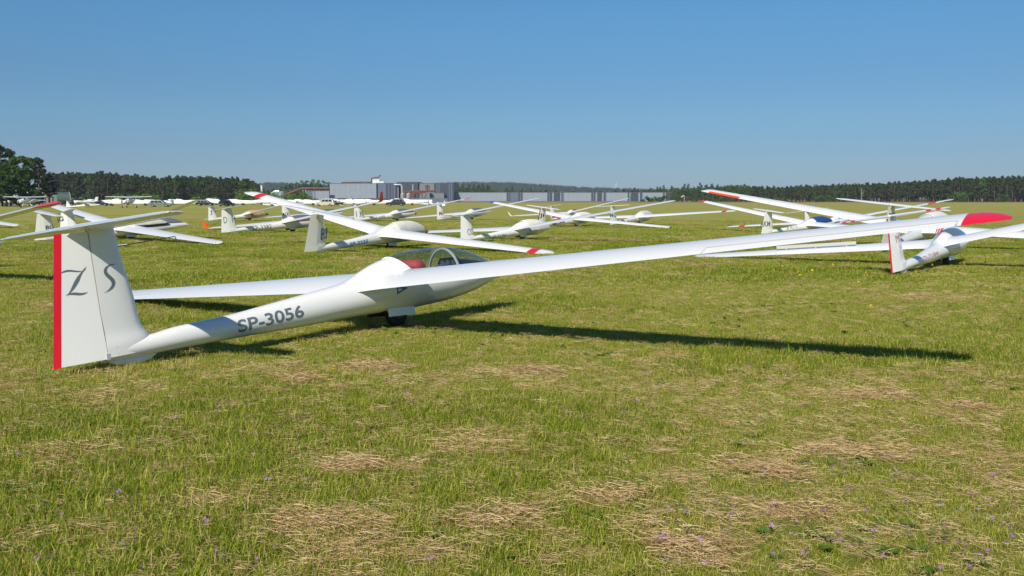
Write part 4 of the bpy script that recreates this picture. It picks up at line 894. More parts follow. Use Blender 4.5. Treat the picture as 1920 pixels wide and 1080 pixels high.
# woods that read as one mass
def wood_proto(ms):
    a = bmesh.new(); a.from_mesh(ms[0]); 
    for f in a.faces: f.material_index = 0
    n0 = len(a.faces); a.from_mesh(ms[1]); a.faces.ensure_lookup_table()
    for f in a.faces[n0:]: f.material_index = 1
    me = bpy.data.meshes.new('wood_tree'); a.to_mesh(me); a.free(); me.materials.append(ms[0].materials[0]); me.materials.append(ms[1].materials[0]); return bpy.data.objects.new('wood_tree', me)
WP = [wood_proto(m) for m in PINES[:3] + BROADS[:3]]
def wood(name, label, pts, hs, idx):
    n = len(pts); scatter(name, WP, pts, np.stack([np.zeros(n), np.zeros(n), rng.uniform(0, 6.28, n)], 1), hs, rng.random(n), idx, label=label)
pts, hs, ix = [], [], []
for _ in range(700): u = random.uniform(92, 486); D = random.uniform(508, 560); p = at(u, D); h = zat(topL(u) + 2, D); k = random.choice((0, 1, 2, 0, 1, 3)); pts.append(p); hs.append(h / (14 if k < 3 else 11) * random.uniform(.86, 1.0)); ix.append(k)
for _ in range(900): u = random.uniform(1322, 1960); D = random.uniform(622, 690) - (u - 1326) * .06; p = at(u, D); h = zat(topR(u) + 2, D); k = random.choice((0, 1, 2, 0, 1, 4)); pts.append(p); hs.append(h / (14 if k < 3 else 11) * random.uniform(.86, 1.0)); ix.append(k)
wood('pine_wood', 'dark depth of the pine woods behind their front trees', pts, hs, ix)
pts, hs, ix = [], [], []
for _ in range(900): u = random.uniform(440, 1420); D = random.uniform(800, 950); y = 358 + 6 * math.sin(u * .013) + random.uniform(-2, 4); p = at(u, D); k = random.choice((3, 4, 5, 3, 0)); pts.append(p); hs.append(max(zat(y, D), 4) / 11.0); ix.append(k)
wood('tree_belt', 'belt of green trees behind the grey factory wall', pts, hs, ix)
topH = prof([300, 440, 480, 505, 540, 580, 620, 700, 780, 850, 890, 950, 1000, 1050, 1100, 1150, 1200, 1250, 1300, 1340, 1420, 1560], [352, 347, 344, 342, 343, 346, 347, 346, 345, 342, 341, 342, 344.5, 348, 351, 352.5, 354, 356.5, 359, 362, 366, 370])
def hill_z(u, D): f = float(np.clip((D - 1700) / 900, 0, 1)); f = f * f * (3 - 2 * f); return max(0, (zat(topH(u), 2600) - 9)) * f * (1 - .9 * float(np.clip((D - 2700) / 700, 0, 1)))
V, F = [], []; us = np.linspace(300, 1560, 64); ds = list(np.linspace(1690, 3300, 26))
for D in ds:
    for u in us: p = at(u, D); V.append((p.x, p.y, hill_z(u, D) - .3))
for i in range(len(ds) - 1):
    for k in range(63): q = i * 64 + k; F.append((q, q + 1, q + 65, q + 64))
setp(link('hill', mesh_of(V, F), mat('hill_ground', (.045, .065, .02), .95, var=.3, vscale=.01), smooth=60), 'wooded hill on the horizon', kind='structure')
pts, hs, ix = [], [], []
for _ in range(9000):
    u = random.uniform(320, 1530); D = random.uniform(1750, 2740) ; p = at(u, D); z = hill_z(u, D); pts.append((p.x, p.y, z - .5)); k = random.choice((0, 1, 2, 3, 4, 5) if u < 980 else (0, 1, 2, 0, 1, 4)); hs.append(random.uniform(.55, .95) * (10 / (14 if k < 3 else 11)) * 1.15); ix.append(k)
wood('hill_wood', 'far wood covering the hill behind the factory', pts, hs, ix)

# ------------------------------------------------------------ factory, hangar, other fixed things far off
PL = mat('cladding_light_grey', (.235, .275, .32), .45, var=.03, vscale=.2); PM = mat('cladding_blue_grey', (.10, .13, .185), .45, var=.03, vscale=.2); PD = mat('cladding_dark_slate', (.045, .055, .08), .45); PG = mat('cladding_mid_grey', (.17, .175, .18), .5)
RUST = mat('rusty_steel', (.135, .055, .04), .8, var=.3, vscale=.6); ROOF = mat('factory_roof', (.10, .10, .11), .8); GALV = mat('galvanised_duct', (.42, .46, .49), .4, metal=.3); WHITEBOX = mat('white_cladding', (.66, .66, .64), .6); CONC = mat('concrete', (.3, .3, .28), .9, var=.1)
FD = 620.0
def fx(u, D=FD): return (u - 960) / FPX * D
def fz(y, D=FD): return zat(y, D)
def hall(label, u0, u1, y0, D, depth, segs, ybot=377.5, name='factory_hall'):
    o = empty(name, (fx((u0 + u1) / 2, D), D, 0), label, 'building'); cx = o.location.x; z1 = fz(y0, D)
    MB().box(fx(u0, D) - cx, fx(u1, D) - cx, 0, depth, 0, z1 - .25).build('wall', PG, o, None)
    MB().box(fx(u0, D) - cx - .2, fx(u1, D) - cx + .2, -.25, depth + .2, z1 - .25, z1 + .05).build('roof', ROOF, o, None)
    for a, b, m in segs:
        x0, x1 = fx(a, D) - cx, fx(b, D) - cx; n = max(1, round((x1 - x0) / 3.2))
        for k in range(n): MB().box(x0 + (x1 - x0) * k / n + .03, x0 + (x1 - x0) * (k + 1) / n - .03, -.16, -.003, .3, z1 - .3).build('wall_panel', m, o, None)
    return o
hall('low grey factory annex under the rusty conveyor', 576, 619, 357.5, 622, 30, [(576, 588, PM), (588, 591, PL), (591, 593, PM), (593, 597, PL), (597, 619, PL)])
hall('tall light grey factory hall with a plain windowless front', 620, 707, 344, 618, 45, [(620, 707, PL)])
hall('dark slate factory hall with narrow light stripes', 707.5, 745, 343.5, 620, 45, [(707.5, 725, PM), (725, 729, PD), (729, 731, PM), (731, 735, PD), (735, 737, PM), (737, 739, PD), (739, 742, PM), (742, 745, PD)])
hall('dark recessed factory hall with pipes before it', 746, 785, 341.5, 630, 40, [(746, 785, PD)])
hall('grey brown upper factory block right of the pipes', 786, 815, 343.5, 632, 40, [(786, 815, PG)])
hall('dark factory block with light stripes at the right end of the tall halls', 815.5, 851, 343.5, 628, 40, [(815.5, 819, PD), (819, 821, PM), (821, 823, PD), (823, 825, PM), (825, 842, PD), (842, 844, PM), (844, 846, PD), (846, 848.5, PM), (848.5, 851, PD)])
hall('low grey shed below the rusty pipe rack', 800, 833, 361.5, 616, 10, [(800, 833, PG)], name='shed')
segs = [(833.5, 875, PL), (875, 893, PL), (893, 950, PL), (950, 953, PD), (953, 955, PM), (955, 957, PD), (957, 972, PM), (972, 975, PD), (975, 977, PM), (977, 980, PD), (980, 1026, PL), (1026, 1029, PD), (1029, 1031, PM), (1031, 1035, PD), (1035, 1038, PL), (1038, 1050, PD), (1050, 1052, PL), (1052, 1054, PD), (1054, 1057, PM), (1057, 1108, PL), (1108, 1111, PD), (1111, 1113, PM), (1113, 1116, PD), (1116, 1119, PL), (1119, 1128, PD), (1128, 1131, PL), (1131, 1134, PD), (1134, 1136, PM), (1136, 1176, PL), (1176, 1179, PD), (1179, 1181, PL), (1181, 1184, PD), (1184, 1196, PD), (1196, 1199, PL), (1199, 1202, PD), (1202, 1204, PM), (1204, 1242, PL), (1242, 1245, PD), (1245, 1247, PL), (1247, 1250, PD), (1250, 1262, PD)]
hall('long low grey warehouse with alternating dark panels', 833.5, 1262, 360.5, 640, 60, segs, name='warehouse')
o = empty('boundary_wall', (fx(733, 600), 600, 0), 'long dark low wall along the foot of the factory', 'wall'); cx = o.location.x
for k in range(21): u0 = 630 + k * 10; MB().box(fx(u0, 600) - cx + .04, fx(u0 + 10, 600) - cx - .04, 0, .4, 0, fz(371.5, 600)).build('wall_slab', mat('dark_wall', (.05, .06, .075), .7) if k < 14 else PM, o, None)
# plant and pipework
def thing_tube(name, label, cat, parts, D): 
    o = empty(name, (fx(parts[0][1][0][0], D), D, 0), label, cat); cx = o.location.x
    for nm, pts, r, m in parts: MB().tube([(fx(u, D) - cx, dy, fz(y, D)) for u, y, dy in pts], r, 10).build(nm, m, o, 40)
    return o
thing_tube('conveyor', 'long rusty conveyor bridge rising to the grey factory', 'conveyor', [('gallery', [(531, 367.5, 0), (567, 353.5, 0), (620, 353.5, 0)], .75, RUST), ('support_leg', [(570, 354, 0), (570, 377, 0)], .25, GALV), ('support_leg', [(575, 354, 0), (575, 377, 0)], .25, GALV), ('support_leg', [(548, 361, 0), (548, 377, 0)], .2, GALV)], 612)
thing_tube('bent_duct', 'silver bent duct before the dark factory hall', 'duct', [('pipe', [(740, 346.5, 0), (752, 346.5, 0), (754.5, 348, 0), (754.5, 372, 0)], .55, GALV)], 612)
thing_tube('exhaust_stack', 'thin pale exhaust stack left of the rusty pipe rack', 'chimney', [('pipe', [(747.5, 351, 0), (747.5, 376, 0)], .32, CONC)], 610)
thing_tube('exhaust_stack', 'grey exhaust stack standing in the rusty pipe rack', 'chimney', [('pipe', [(775, 346, 0), (775, 376, 0)], .38, GALV)], 611)
thing_tube('pipe_rack', 'rusty pipe rack with braces in front of the dark hall', 'pipe rack', [('pipe', [(757, 359.5, 0), (818, 358, 0)], .55, RUST), ('pipe', [(757, 361.5, 0), (800, 360.8, 0)], .35, RUST)] + [('rack_leg', [(u, 359, 0), (u, 377, 0)], .3, RUST) for u in (770, 785, 792)] + [('brace', [(782, 372, 0), (791, 362, 0)], .25, PD), ('brace', [(795, 373, 0), (801, 364, 0)], .25, PD)], 609)
thing_tube('cyclone', 'rusty cyclone above the pipe rack', 'cyclone', [('body', [(801, 347, 0), (801, 350, 0), (802, 358, 0)], [.9, 1.1, .5], RUST), ('pipe', [(802, 347, 0), (806, 350, 0), (806, 358, 0)], .3, RUST)], 609)
for u0, lab in ((756, 'grey silo under the left end of the pipe rack'), (767, 'grey silo between the rack legs'), (776, 'rusty silo next to the exhaust stack')):
    o = empty('silo', (fx(u0, 607), 607, 0), lab, 'silo'); MB().tube([(0, 0, 0), (0, 0, fz(364, 607)), (0, 0, fz(361.5, 607))], [1.4, 1.4, .5], 14).build('shell', CONC if u0 < 770 else RUST, o, 40); MB().tube([(.5, -1.5, 0), (.5, -1.5, fz(363, 607))], .1, 6).build('ladder_rail', RUST, o, 40)
o = empty('roof_plant', (fx(700, 625), 625, fz(344, 625) + .05), 'white box with rusty ducts on the factory roof', 'machine'); MB().box(0, 4.4, 0, 4, 0, 2.4).build('housing', WHITEBOX, o, None); MB().box(4.5, 7, 0, 3, 0, 1.2).build('housing', WHITEBOX, o, None)
MB().tube([(-1, 1, 0), (-.6, 1, 3.0), (1.2, 1, 3.6), (3.4, 1, 3.5), (4.2, 1, 4.6), (5.2, 1, 4.9)], .4, 8).build('duct', RUST, o, 40)
o = empty('roof_pipe', (fx(642, 630), 630, fz(344, 630) - .05), 'rusty pipe lying along the factory roof edge', 'pipe'); MB().tube([(0, 0, .6), (18.5, 0, .75)], .4, 8).build('pipe', RUST, o, 40); MB().box(.2, .8, -.5, .5, 0, .3).box(17.5, 18.2, -.5, .5, 0, .4).build('saddle', ROOF, o, None)
o = empty('chimney', at(491, 560), 'slim pale chimney rising behind the raised wing', 'chimney'); MB().tube([(0, 0, 0), (0, 0, fz(347.5, 560))], [.7, .55], 12).build('shaft', WHITEBOX, o, 40); MB().tube([(0, 0, fz(347.5, 560)), (0, 0, fz(347.0, 560))], .7, 12).build('rim', GALV, o, 40)
o = empty('loading_station', at(518, 600), 'grey loading station at the lower end of the rusty conveyor', 'machine'); MB().box(-1, 4.2, 0, 3, 1.0, 6.2).build('container', GALV, o, None); MB().box(-1.2, 4.4, .2, 2.8, 0, 1.0).build('base', ROOF, o, None)
MB().tube([(-4.5, 1.5, 1.8), (-3.0, 1.5, 5.2), (-1.0, 1.5, 6.4), (1.5, 1.5, 6.4)], [.4, .5, .6, .6], 8).build('chute', GALV, o, 40)
for k in range(4): MB().box(-.8 + k * 1.25, .2 + k * 1.25, -.06, -.003, 1.3, 5.9).build('panel', PM if k % 2 else PL, o, None)
# hangar
o = empty('arched_hangar', at(106, 305), 'green corrugated arched hangar at the end of the left trees', 'hangar'); W, Hh, Ln = 2.05, 3.75, 7.5
HG = mat('hangar_green', (.045, .085, .06), .6, var=.2, vscale=.8); HG2 = mat('hangar_end_grey', (.16, .19, .20), .6, var=.05)
ax = Vector((1.0, .75, 0)).normalized(); ay = Vector((.75, -1.0, 0)).normalized()
rings = []
for k in range(31):
    c = ax * 1.0; off = .05 if k % 2 else 0.0; base = ax * (-.6 + 3.9 * k / 30) + Vector((0, .6, 0)); rings.append([base + ay * (W + off) * math.cos(t) + Vector((0, 0, (Hh + off) * math.sin(t) ** .8)) for t in [math.pi * j / 20 for j in range(21)]])
m_ = MB(); m_.loft(rings, closed=False); m_.build('arch_roof', HG, o, None)
MB().add(rings[-1], [tuple(range(21))]).add(rings[0], [tuple(range(21))]).build('end_wall', HG2, o, None)
e = ax * 3.36 + Vector((0, .6, 0)); MB().prism([e + ay * -.9, e + ay * .9, e + ay * .9 + Vector((0, 0, 2.2)), e + ay * -.9 + Vector((0, 0, 2.2))], ax * .06).build('door', mat('hangar_door', (.10, .13, .13), .6), o, None)
MB().tube([e + ay * W * math.cos(t) * 1.03 + Vector((0, 0, Hh * 1.03 * math.sin(t) ** .8)) for t in [math.pi * j / 20 for j in range(21)]], .09, 6).build('arch_trim', GALV, o, 40)
o = empty('white_roof_house', at(42, 330), 'low house with a bright roof glimpsed through the left trees', 'building'); MB().box(-5, 5, 0, 6, 0, 2.6).build('wall', mat('dim_wall', (.10, .09, .08), .8), o, None)
MB().prism([(-5.4, -.5, 2.3), (5.4, -.5, 2.9), (5.4, 3.2, 4.7), (-5.4, 3.2, 4.1)], (0, 0, .15)).build('roof', WHITEBOX, o, None)
for x in (-3, 0, 3): f = MB().box(x - .6, x + .6, -.05, -.003, .9, 2.0).build('window', WINDOW, o, None)
o = empty('shed', at(96, 318), 'dark wooden shed beside the green hangar', 'shed'); MB().box(-2.2, 2.2, 0, 3, 0, 2.4).build('wall', mat('dark_wood', (.06, .055, .045), .9, var=.2), o, None); MB().prism([(-2.5, -.3, 2.4), (2.5, -.3, 2.4), (2.3, 1.5, 3.3), (-2.3, 1.5, 3.3)], (0, 3.2, 0)).build('roof', mat('moss_roof', (.16, .15, .12), .9, var=.2), o, None)
for k in (-1, 0, 1): MB().box(k * 1.3 - .25, k * 1.3 + .25, -.06, -.003, .2, 2.1).build('door_board', mat('pale_board', (.22, .19, .14), .9), o, None)
# windsock
o = empty('windsock', at(1283, 520), 'red and white windsock on its mast before the right bushes', 'windsock'); MB().tube([(0, 0, 0), (0, 0, 3.6)], .07, 8).build('mast', WHITEBOX, o, 40)
for k in range(5):
    t0, t1 = k / 5, (k + 1) / 5; MB().tube([(-.2 - 1.6 * t0, 0, 3.4 - .9 * t0), (-.2 - 1.6 * t1, 0, 3.4 - .9 * t1)], [.42 - .2 * t0, .42 - .2 * t1], 10).build('sock_band', RED if k % 2 == 0 else WHITEBOX, o, 40)
# wind turbine far off on the hill
o = empty('wind_turbine', (fx(1154, 3300), 3300, 0), 'tiny white wind turbine above the far hill', 'wind turbine'); zt = zat(347, 3300); MB().tube([(0, 0, 0), (0, 0, zt)], [1.6, 1.0], 8).build('tower', WHITEBOX, o, 40)
for k in range(3): a = 1.3 + k * 2.094; MB().tube([(0, -2, zt), (11 * math.cos(a), -2, zt + 11 * math.sin(a))], [.8, .2], 5).build('blade', WHITEBOX, o, 40)
MB().box(-1, 1, -2.5, 2, zt - .8, zt + .8).build('nacelle', WHITEBOX, o, None)
# tarred strip along the trailer park
setp(link('path', mesh_of([(fx(-60, 262), 262, .03), (fx(60, 262), 262, .03), (fx(60, 300), 300, .03), (fx(-60, 300), 300, .03)], [(0, 1, 2, 3)]), mat('gravel_path', (.21, .18, .15), .95, var=.1, vscale=.5)), 'pale gravel strip under the aeroplanes at the left', kind='structure')

# ------------------------------------------------------------ trailers, cars, aeroplanes
TW = mat('trailer_white', (.76, .76, .75), .4, coat=.2, var=.02); 
def trailer(p, rz, label, L=8.2, H=1.15, bump=True, fin=.55):
    o = empty('glider_trailer', p, label, 'trailer', 'white trailers parked in a row at the far edge', (0, 0, rz)); L *= .80; W = .62; mb = MB(); z0 = .32; H *= .95
    def ring(x, w, zb, zt): return [Vector((x, w * math.copysign(abs(math.cos(t)) ** .45, math.cos(t)), (zb + zt) / 2 + (zt - zb) / 2 * math.copysign(abs(math.sin(t)) ** .45, math.sin(t)))) for t in [2 * math.pi * k / 16 for k in range(16)]]
    mb.loft([ring(-L / 2, W * .9, z0 + .05, z0 + H * .95), ring(-L / 2 + .15, W, z0, z0 + H), ring(L * .12, W, z0, z0 + H * 1.02), ring(L * .38, W * .85, z0 + .05, z0 + H * .86), ring(L * .47, W * .55, z0 + .15, z0 + H * .62), ring(L / 2, W * .15, z0 + .3, z0 + H * .40)]); mb.build('box_body', TW, o, 35)
    if bump: m_ = MB(); m_.loft([ring(-L / 2 + .3, W * .5, z0 + H * .95, z0 + H + .05), ring(-L / 2 + .5, W * .75, z0 + H * .9, z0 + H + fin * .55), ring(-L / 2 + 1.6, W * .7, z0 + H * .9, z0 + H + fin * .5), ring(-L / 2 + 2.4, W * .4, z0 + H * .9, z0 + H + .06)]); m_.build('fin_box', TW, o, 35)
    for sg in (-1, 1):
        w = MB().lathe_y([(-.08, .1), (-.08, .28), (.08, .28), (.08, .1)], (-.3, sg * .62, .28), 14).build('wheel', RUBBER, o, 40); MB().box(-.65, .05, sg * .62 - .12, sg * .62 + .12, .52, .58).build('mudguard', DKSTEEL, o, None)
    MB().tube([(L / 2 - .3, 0, .6), (L / 2 + 1.1, 0, .5)], .05, 6).tube([(L / 2 + .7, 0, .5), (L / 2 + .7, 0, 0)], .04, 6).build('drawbar', DKSTEEL, o, 40)
for k in range(1):
    TR = [(173, 262, 0, 9, 'white trailer at the left end of the far row'), (207, 246, math.pi, 7, 'white trailer behind the dark blue parked car'), (275, 248, 0, 9, 'white trailer behind the high winged aeroplane'), (313, 275, 1.4, 7, 'trailer seen end on, left of the pair before the pines'), (323, 280, 1.5, 7, 'trailer seen end on, right of the pair before the pines'), (353, 258, 0, 9, 'white trailer just left of the black estate car'),
          (300, 268, 0, 8.5, 'white trailer behind the green car'), (385, 268, math.pi, 9, 'white trailer behind the black estate car'), (408, 258, 0, 8, 'white trailer between the black car and the open hatchback'), (432, 276, math.pi, 8, 'white trailer partly behind the open hatchback'), (458, 262, 0, 9, 'white trailer right of the open hatchback'), (489, 285, math.pi, 8, 'white trailer left of the raised wing with red band'),
          (541, 275, 0, 8, 'white trailer behind the raised wing with red band'), (590, 262, 0, 8, 'white trailer behind the beige off road car'), (613, 285, math.pi, 9, 'white trailer behind the beige car, farther row'), (662, 256, math.pi, 8.5, 'long white trailer before the light grey hall'), (703, 266, 0, 8, 'white trailer behind the orange red winglet'), (775, 262, 0, 8.2, 'white trailer right of the black off road car'),
          (236, 285, math.pi, 8, 'white trailer below the left bright bush'), (258, 300, .4, 8, 'white trailer between the two bright bushes'), (335, 300, 0, 8, 'white trailer at the foot of the pine trunks'), (725, 290, math.pi, 7.5, 'white trailer against the dark low wall'),
          (183, 290, 0, 8, 'white trailer in the rear row at its left end'), (289, 296, 0, 8, 'white trailer in the rear row behind the nose of the green car'), (362, 300, math.pi, 8, 'white trailer in the rear row behind the bonnet of the black estate car'), (418, 296, 0, 8, 'white trailer in the rear row behind the raised tailgate'), (447, 300, 0, 8, 'white trailer in the rear row just right of the hatchback'), (472, 292, math.pi, 9, 'white trailer in the rear row left of the slim chimney'), (520, 300, 0, 9, 'white trailer in the rear row right of the slim chimney'), (570, 300, 0, 8, 'white trailer in the rear row under the rusty conveyor'), (640, 296, math.pi, 9, 'white trailer in the rear row at the left end of the light grey hall'), (683, 300, 0, 9, 'white trailer in the rear row before the middle of the light grey hall'), (757, 296, 0, 8, 'white trailer in the rear row behind the anthracite off road car'), (790, 290, math.pi, 8, 'white trailer at the right end of the rear row')]
for u, D, rz, L, lab in TR: trailer(at(u, D), rz + random.uniform(-.12, .12), lab, L=L, H=random.uniform(1.0, 1.25), fin=random.uniform(.4, .7), bump=random.random() < .85)
def car(p, rz, col, label, L=4.4, H=1.45, kind='estate', tailgate=False):
    o = empty('parked_car', p, label, 'car', 'cars parked by the trailers', (0, 0, rz)); m = mat('car_' + col[0], col[1], .3, coat=.5); W = .86; hb = H * .58
    rf = -L * .47 if kind != 'hatch' else -L * .45
    body = [(-L / 2, .32), (-L / 2 - .02, hb * .8), (-L / 2 + .1, hb), (L * .18, hb), (L * .42, hb * .88), (L / 2, hb * .66), (L / 2 + .02, .36), (L / 2 - .15, .26), (-L / 2 + .15, .26)]
    mb = MB(); mb.loft([[Vector((x * sx, y, z if z < hb * .99 else z)) for x, z in body] for y, sx in ((-W, .96), (-W * .93, 1), (W * .93, 1), (W, .96))]); b = mb.build('body', m, o, 30)
    cab = [(-L * .47, hb - .01), (-L * .40, H - .06), (-L * .32, H), (L * .02, H), (L * .08, H - .04), (L * .25, hb - .01)] if kind != 'saloon' else [(-L * .36, hb - .01), (-L * .20, H - .04), (-L * .12, H), (L * .02, H), (L * .08, H - .04), (L * .25, hb - .01)]
    mb = MB(); mb.loft([[Vector((x, sg * w, z)) for x, z in cab] for sg, w in ((-1, W * .90), (-1, W * .72), (1, W * .72), (1, W * .90))]) if False else mb.loft([[Vector((x, (y * (1 - .22 * (z - hb) / (H - hb))), z)) for x, z in cab] for y in (-W * .93, W * .93)])
    mb.build('cabin', m, o, 30); c0, c1 = cab[0][0] + .28, cab[-1][0] - .22
    for sg in (-1, 1):
        wv = lambda x, z: Vector((x, sg * (W * .93 * (1 - .22 * (z - hb) / (H - hb)) + .006), z)); zt = H - .12; zb = hb + .03; n = 3 if kind != 'saloon' else 2
        x0t, x1t = cab[1][0] + .14, cab[4][0] - .02
        for k in range(n):
            a, b2 = k / n + .015, (k + 1) / n - .015; MB().prism([wv(c0 + (c1 - c0) * a, zb), wv(c0 + (c1 - c0) * b2, zb), wv(x0t + (x1t - x0t) * b2, zt), wv(x0t + (x1t - x0t) * a, zt)], (0, sg * .006, 0)).build('side_window', WINDOW, o, None)
        for x in (-L * .30, L * .31):
            w = MB().lathe_y([(-.1, .12), (-.1, .31), (.1, .31), (.1, .12)], (x, sg * (W - .1), .31), 16).build('wheel', RUBBER, o, 40); MB().lathe_y([(-.012, .02), (-.01, .19), (.01, .19), (.012, .02)], (x, sg * (W + .005), .31), 14).build('rim', STEEL, w, 40)
        MB().box(L / 2 - .06, L / 2 + .03, sg * .62 - .16, sg * .62 + .16, hb * .62, hb * .78).build('headlight', mat('lamp_glass', (.7, .7, .68), .1), o, None); MB().box(-L / 2 - .035, -L / 2 + .05, sg * .68 - .1, sg * .68 + .1, hb * .6, hb * .85).build('tail_light', mat('tail_lamp', (.35, .01, .01), .2), o, None)
    ws = lambda i, j, off: [Vector((cab[i][0] + off, -W * .8, cab[i][1] + .02)), Vector((cab[i][0] + off, W * .8, cab[i][1] + .02)), Vector((cab[j][0] + off, W * .66, cab[j][1] - .02)), Vector((cab[j][0] + off, -W * .66, cab[j][1] - .02))]
    MB().prism(ws(5, 4, .03), (.01, 0, .01)).build('windscreen', WINDOW, o, None); MB().prism(ws(0, 1, -.03), (-.01, 0, .01)).build('rear_window', WINDOW, o, None)
    if tailgate: MB().prism([Vector((-L * .42, -W * .8, H)), Vector((-L * .42, W * .8, H)), Vector((-L * .42 - .75, W * .8, H + .42)), Vector((-L * .42 - .75, -W * .8, H + .42))], (0, 0, .06)).build('open_tailgate', m, o, None)
BK, DG, DB, BE, GN_, SV = ('black', (.012, .013, .016)), ('dark_green', (.012, .04, .03)), ('dark_blue', (.015, .022, .045)), ('beige', (.52, .48, .38)), ('grey_green', (.14, .18, .15)), ('anthracite', (.025, .024, .023))
for u, D, rz, c, lab, kw in ((186, 236, .2, DB, 'dark blue car beside the trailer at the left end of the row', dict()), (300, 214, 0, GN_, 'grey green estate car with its nose to the right', dict(L=4.7)), (385, 248, 0, BK, 'black estate car before the white trailers', dict(L=4.6)), (425, 226, 1.1, DG, 'dark green hatchback with its tailgate raised', dict(kind='hatch', L=3.9, tailgate=True)),
                             (609, 236, math.pi, BE, 'beige off road car before the white trailers', dict(H=1.72, L=4.6)), (628, 246, .0, BK, 'black saloon car right behind the beige one', dict(kind='saloon', H=1.4)), (742, 238, math.pi, SV, 'anthracite off road car right of the orange red winglet', dict(H=1.68, L=4.6)), (124, 262, .3, BK, 'black car beside the green hangar', dict()), (20, 262, .1, DB, 'dark car behind the high winged aeroplane at the left', dict()), (70, 268, 0, BK, 'black car half hidden by the red wing tip', dict())):
    car(at(u, D), rz, c, lab, **kw)
def high_wing(p, rz, label, trim, span=10.6):
    o = empty('light_aeroplane', p, label, 'aeroplane', None, (0, 0, rz)); el = lambda x, w, zc, h: [Vector((x, w * math.cos(t), zc + h * math.sin(t))) for t in [2 * math.pi * k / 16 for k in range(16)]]
    MB().loft([el(2.35, .22, 1.15, .22), el(2.2, .42, 1.15, .38), el(1.3, .52, 1.2, .48), el(.6, .56, 1.35, .62), el(-.8, .52, 1.35, .6), el(-2, .36, 1.25, .40), el(-4.2, .12, 1.35, .16), el(-4.6, .04, 1.38, .06)]).build('fuselage', TW, o, 50)
    w = MB()
    for sg in (-1, 1): w.loft([[Vector((.55 - c * ch, sg * y, z + (yt(c, .13) * ch if up else -yt(c, .13) * ch))) for c, up in ([(1 - q / 7, True) for q in range(8)] + [(q / 7, False) for q in range(1, 7)])] for y, ch, z in ((.0, 1.5, 2.02), (span * .28, 1.5, 2.06), (span * .48, 1.1, 2.12), (span * .5, .8, 2.13))])
    w.build('wing', TW, o, 40)
    for sg in (-1, 1):
        MB().tube([(.0, sg * .5, .95), (.0, sg * 2.3, 2.0)], .05, 6).build('wing_strut', TW, o, 40); MB().tube([(-.2, sg * .4, .9), (-.2, sg * 1.25, .2)], .06, 6).build('gear_leg', TW, o, 40)
        MB().lathe_y([(-.08, .05), (-.08, .2), (.08, .2), (.08, .05)], (-.2, sg * 1.28, .2), 14).build('wheel', RUBBER, o, 40)
    MB().tube([(1.75, 0, .85), (1.75, 0, .18)], .05, 6).build('nose_leg', STEEL, o, 40); MB().lathe_y([(-.06, .05), (-.06, .17), (.06, .17), (.06, .05)], (1.75, 0, .17), 14).build('nose_wheel', RUBBER, o, 40)
    MB().prism([(1.3, -.44, 1.5), (1.3, .44, 1.5), (.75, .46, 1.96), (.75, -.46, 1.96)], (.02, 0, .02)).build('windscreen', mat('trim_' + trim[0], trim[1], .2), o, None)
    MB().loft([[Vector((-3.6 - .7 * k - c * (1.1 - .4 * k), .06 * (1 if s_ else -1) * math.sin(math.pi * c), 1.4 + 1.15 * k)) for c, s_ in [(q / 5, True) for q in range(6)] + [(1 - q / 5, False) for q in range(1, 5)]] for k in (0, .5, 1)]).build('tail_fin', mat('trim_' + trim[0], trim[1], .3), o, 40)
    MB().box(-4.6, -3.7, -1.7, 1.7, 1.42, 1.48).build('tailplane', TW, o, None); b = MB()
    b.loft([[Vector((2.42 + .05 * math.cos(t), r * math.cos(1.2), 1.15 + r * math.sin(1.2) + .09 * math.sin(t))) for t in [2 * math.pi * k / 6 for k in range(6)]] for r in (-.9, -.3, .3, .9)]); b.build('propeller', PANEL, o, 40); MB().tube([(2.3, 0, 1.15), (2.5, 0, 1.15), (2.65, 0, 1.15)], [.18, .14, .02], 10).build('spinner', STEEL, o, 40)
    MB().box(1.95, 2.28, -.45, .45, .80, .98).build('cowl_chin', PANEL, o, None)
high_wing(at(242, 190), -math.pi / 2 + .12, 'high winged aeroplane facing the camera before the bright bushes', ('teal', (.01, .06, .055)), 8.6)
high_wing(at(49, 196), -math.pi / 2 - .15, 'high winged aeroplane facing the camera at the left edge', ('petrol', (.01, .05, .06)), 9.4)
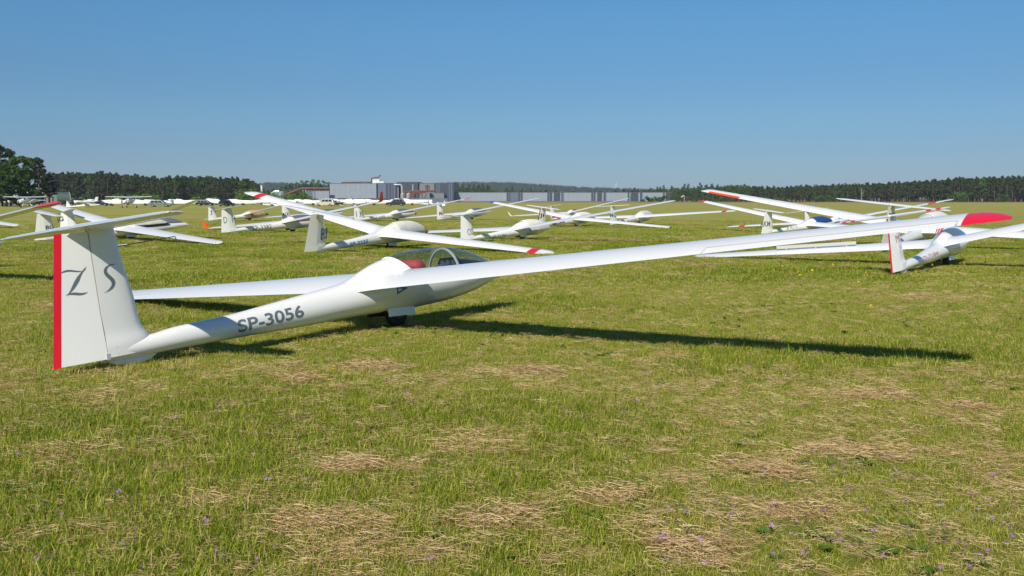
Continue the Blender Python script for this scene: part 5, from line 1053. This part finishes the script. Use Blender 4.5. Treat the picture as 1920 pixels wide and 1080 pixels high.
def low_wing(p, rz, label, nose):
    o = empty('light_aeroplane', p, label, 'aeroplane', None, (0, 0, rz)); el = lambda x, w, zc, h: [Vector((x, w * math.cos(t), zc + h * math.sin(t))) for t in [2 * math.pi * k / 16 for k in range(16)]]
    MB().loft([el(1.0, .5, .98, .46), el(.2, .55, 1.0, .5), el(-1.5, .4, 1.0, .4), el(-4.2, .1, 1.12, .14)]).build('fuselage', TW, o, 50); MB().loft([el(2.3, .2, .95, .2), el(2.1, .4, .95, .36), el(1.003, .503, .98, .463)]).build('engine_cowl', nose, o, 50)
    MB().loft([el(.9, .3, 1.4, .1), el(.4, .42, 1.45, .36), el(-.5, .42, 1.45, .34), el(-1.4, .25, 1.3, .12)]).build('canopy', WINDOW, o, 50)
    for sg in (-1, 1):
        MB().loft([[Vector((.9 - c * ch, sg * y, z + (yt(c, .14) * ch if up else -yt(c, .14) * ch))) for c, up in ([(1 - q / 7, True) for q in range(8)] + [(q / 7, False) for q in range(1, 7)])] for y, ch, z in ((.3, 1.6, .75), (4.3, 1.1, 1.05), (4.5, .6, 1.07))]).build('wing', TW, o, 40)
        MB().tube([(.3, sg * 1.2, .75), (.3, sg * 1.25, .2)], .06, 6).build('gear_leg', STEEL, o, 40); MB().lathe_y([(-.08, .05), (-.08, .2), (.08, .2), (.08, .05)], (.3, sg * 1.28, .2), 14).build('wheel', RUBBER, o, 40)
    MB().prism([(-3.5, -.03, 1.15), (-4.3, -.03, 1.15), (-4.6, -.03, 2.2), (-4.0, -.03, 2.2)], (0, .06, 0)).build('tail_fin', TW, o, None); MB().box(-4.4, -3.7, -1.5, 1.5, 1.15, 1.2).build('tailplane', TW, o, None)
    MB().loft([[Vector((2.36 + .05 * math.cos(t), r * .4, .95 + r * .9 + .08 * math.sin(t))) for t in [2 * math.pi * k / 6 for k in range(6)]] for r in (-.9, -.3, .3, .9)]).build('propeller', PANEL, o, 40); MB().tube([(1.7, 0, .7), (1.7, 0, .17)], .05, 6).lathe_y([(-.06, .05), (-.06, .17), (.06, .17), (.06, .05)], (1.7, 0, .17), 12).build('nose_gear', RUBBER, o, 40)
low_wing(at(146, 232), -2.5, 'low winged aeroplane with a black nose before the green hangar', PANEL)
low_wing(at(4, 240), .3, 'white low winged aeroplane at the left edge behind the sailplanes', TW)
# small things near
o = empty('traffic_cone', at(305, 58), 'small orange cone just behind the grey clothed canopy', 'cone'); MB().tube([(0, 0, .04), (0, 0, .74)], [.17, .03], 14).build('cone', ORANGE, o, 40); MB().box(-.22, .22, -.22, .22, 0, .04).build('base', ORANGE, o, None); MB().tube([(0, 0, .34), (0, 0, .5)], [.112, .08], 14).build('reflective_band', WHITEBOX, o, 40)
d0, d1 = at(222, 34.5), at(329, 37.0); o = empty('tow_bar', d0, 'thin grey tow bar propped on the grass before the grey clothed sailplane', 'tow bar'); q = d1 - d0; tz = zat(443, 37.0)
MB().tube([(0, 0, .06), (q.x * .93, q.y, tz)], .018, 8).build('bar', DKSTEEL, o, 40); MB().tube([(q.x * .93, q.y, tz), (q.x * .955, q.y, tz - .01), (q.x * 1.0, q.y, .0)], .018, 8).build('leg', DKSTEEL, o, 40); MB().tube([(-.35, -.02, .04), (.25, .03, .11)], .035, 8).build('handle', NAVY, o, 40)

# ------------------------------------------------------------ the air: thin haze that greys the far hill and woods
hz = MB().box(-4200, 4200, -4100, 4300, -1.0, 90.0).build('haze', None, None, None, kind='stuff', label='thin summer haze over the airfield')
hm = bpy.data.materials.new('thin_haze'); hm.use_nodes = True; hn = hm.node_tree; hn.nodes.remove(hn.nodes['Principled BSDF'])
pv = hn.nodes.new('ShaderNodeVolumePrincipled'); pv.inputs['Color'].default_value = (.72, .84, 1.0, 1); pv.inputs['Density'].default_value = 0.00011; pv.inputs['Anisotropy'].default_value = 0.0
hn.links.new(pv.outputs[0], hn.nodes['Material Output'].inputs['Volume']); hz.data.materials.append(hm)
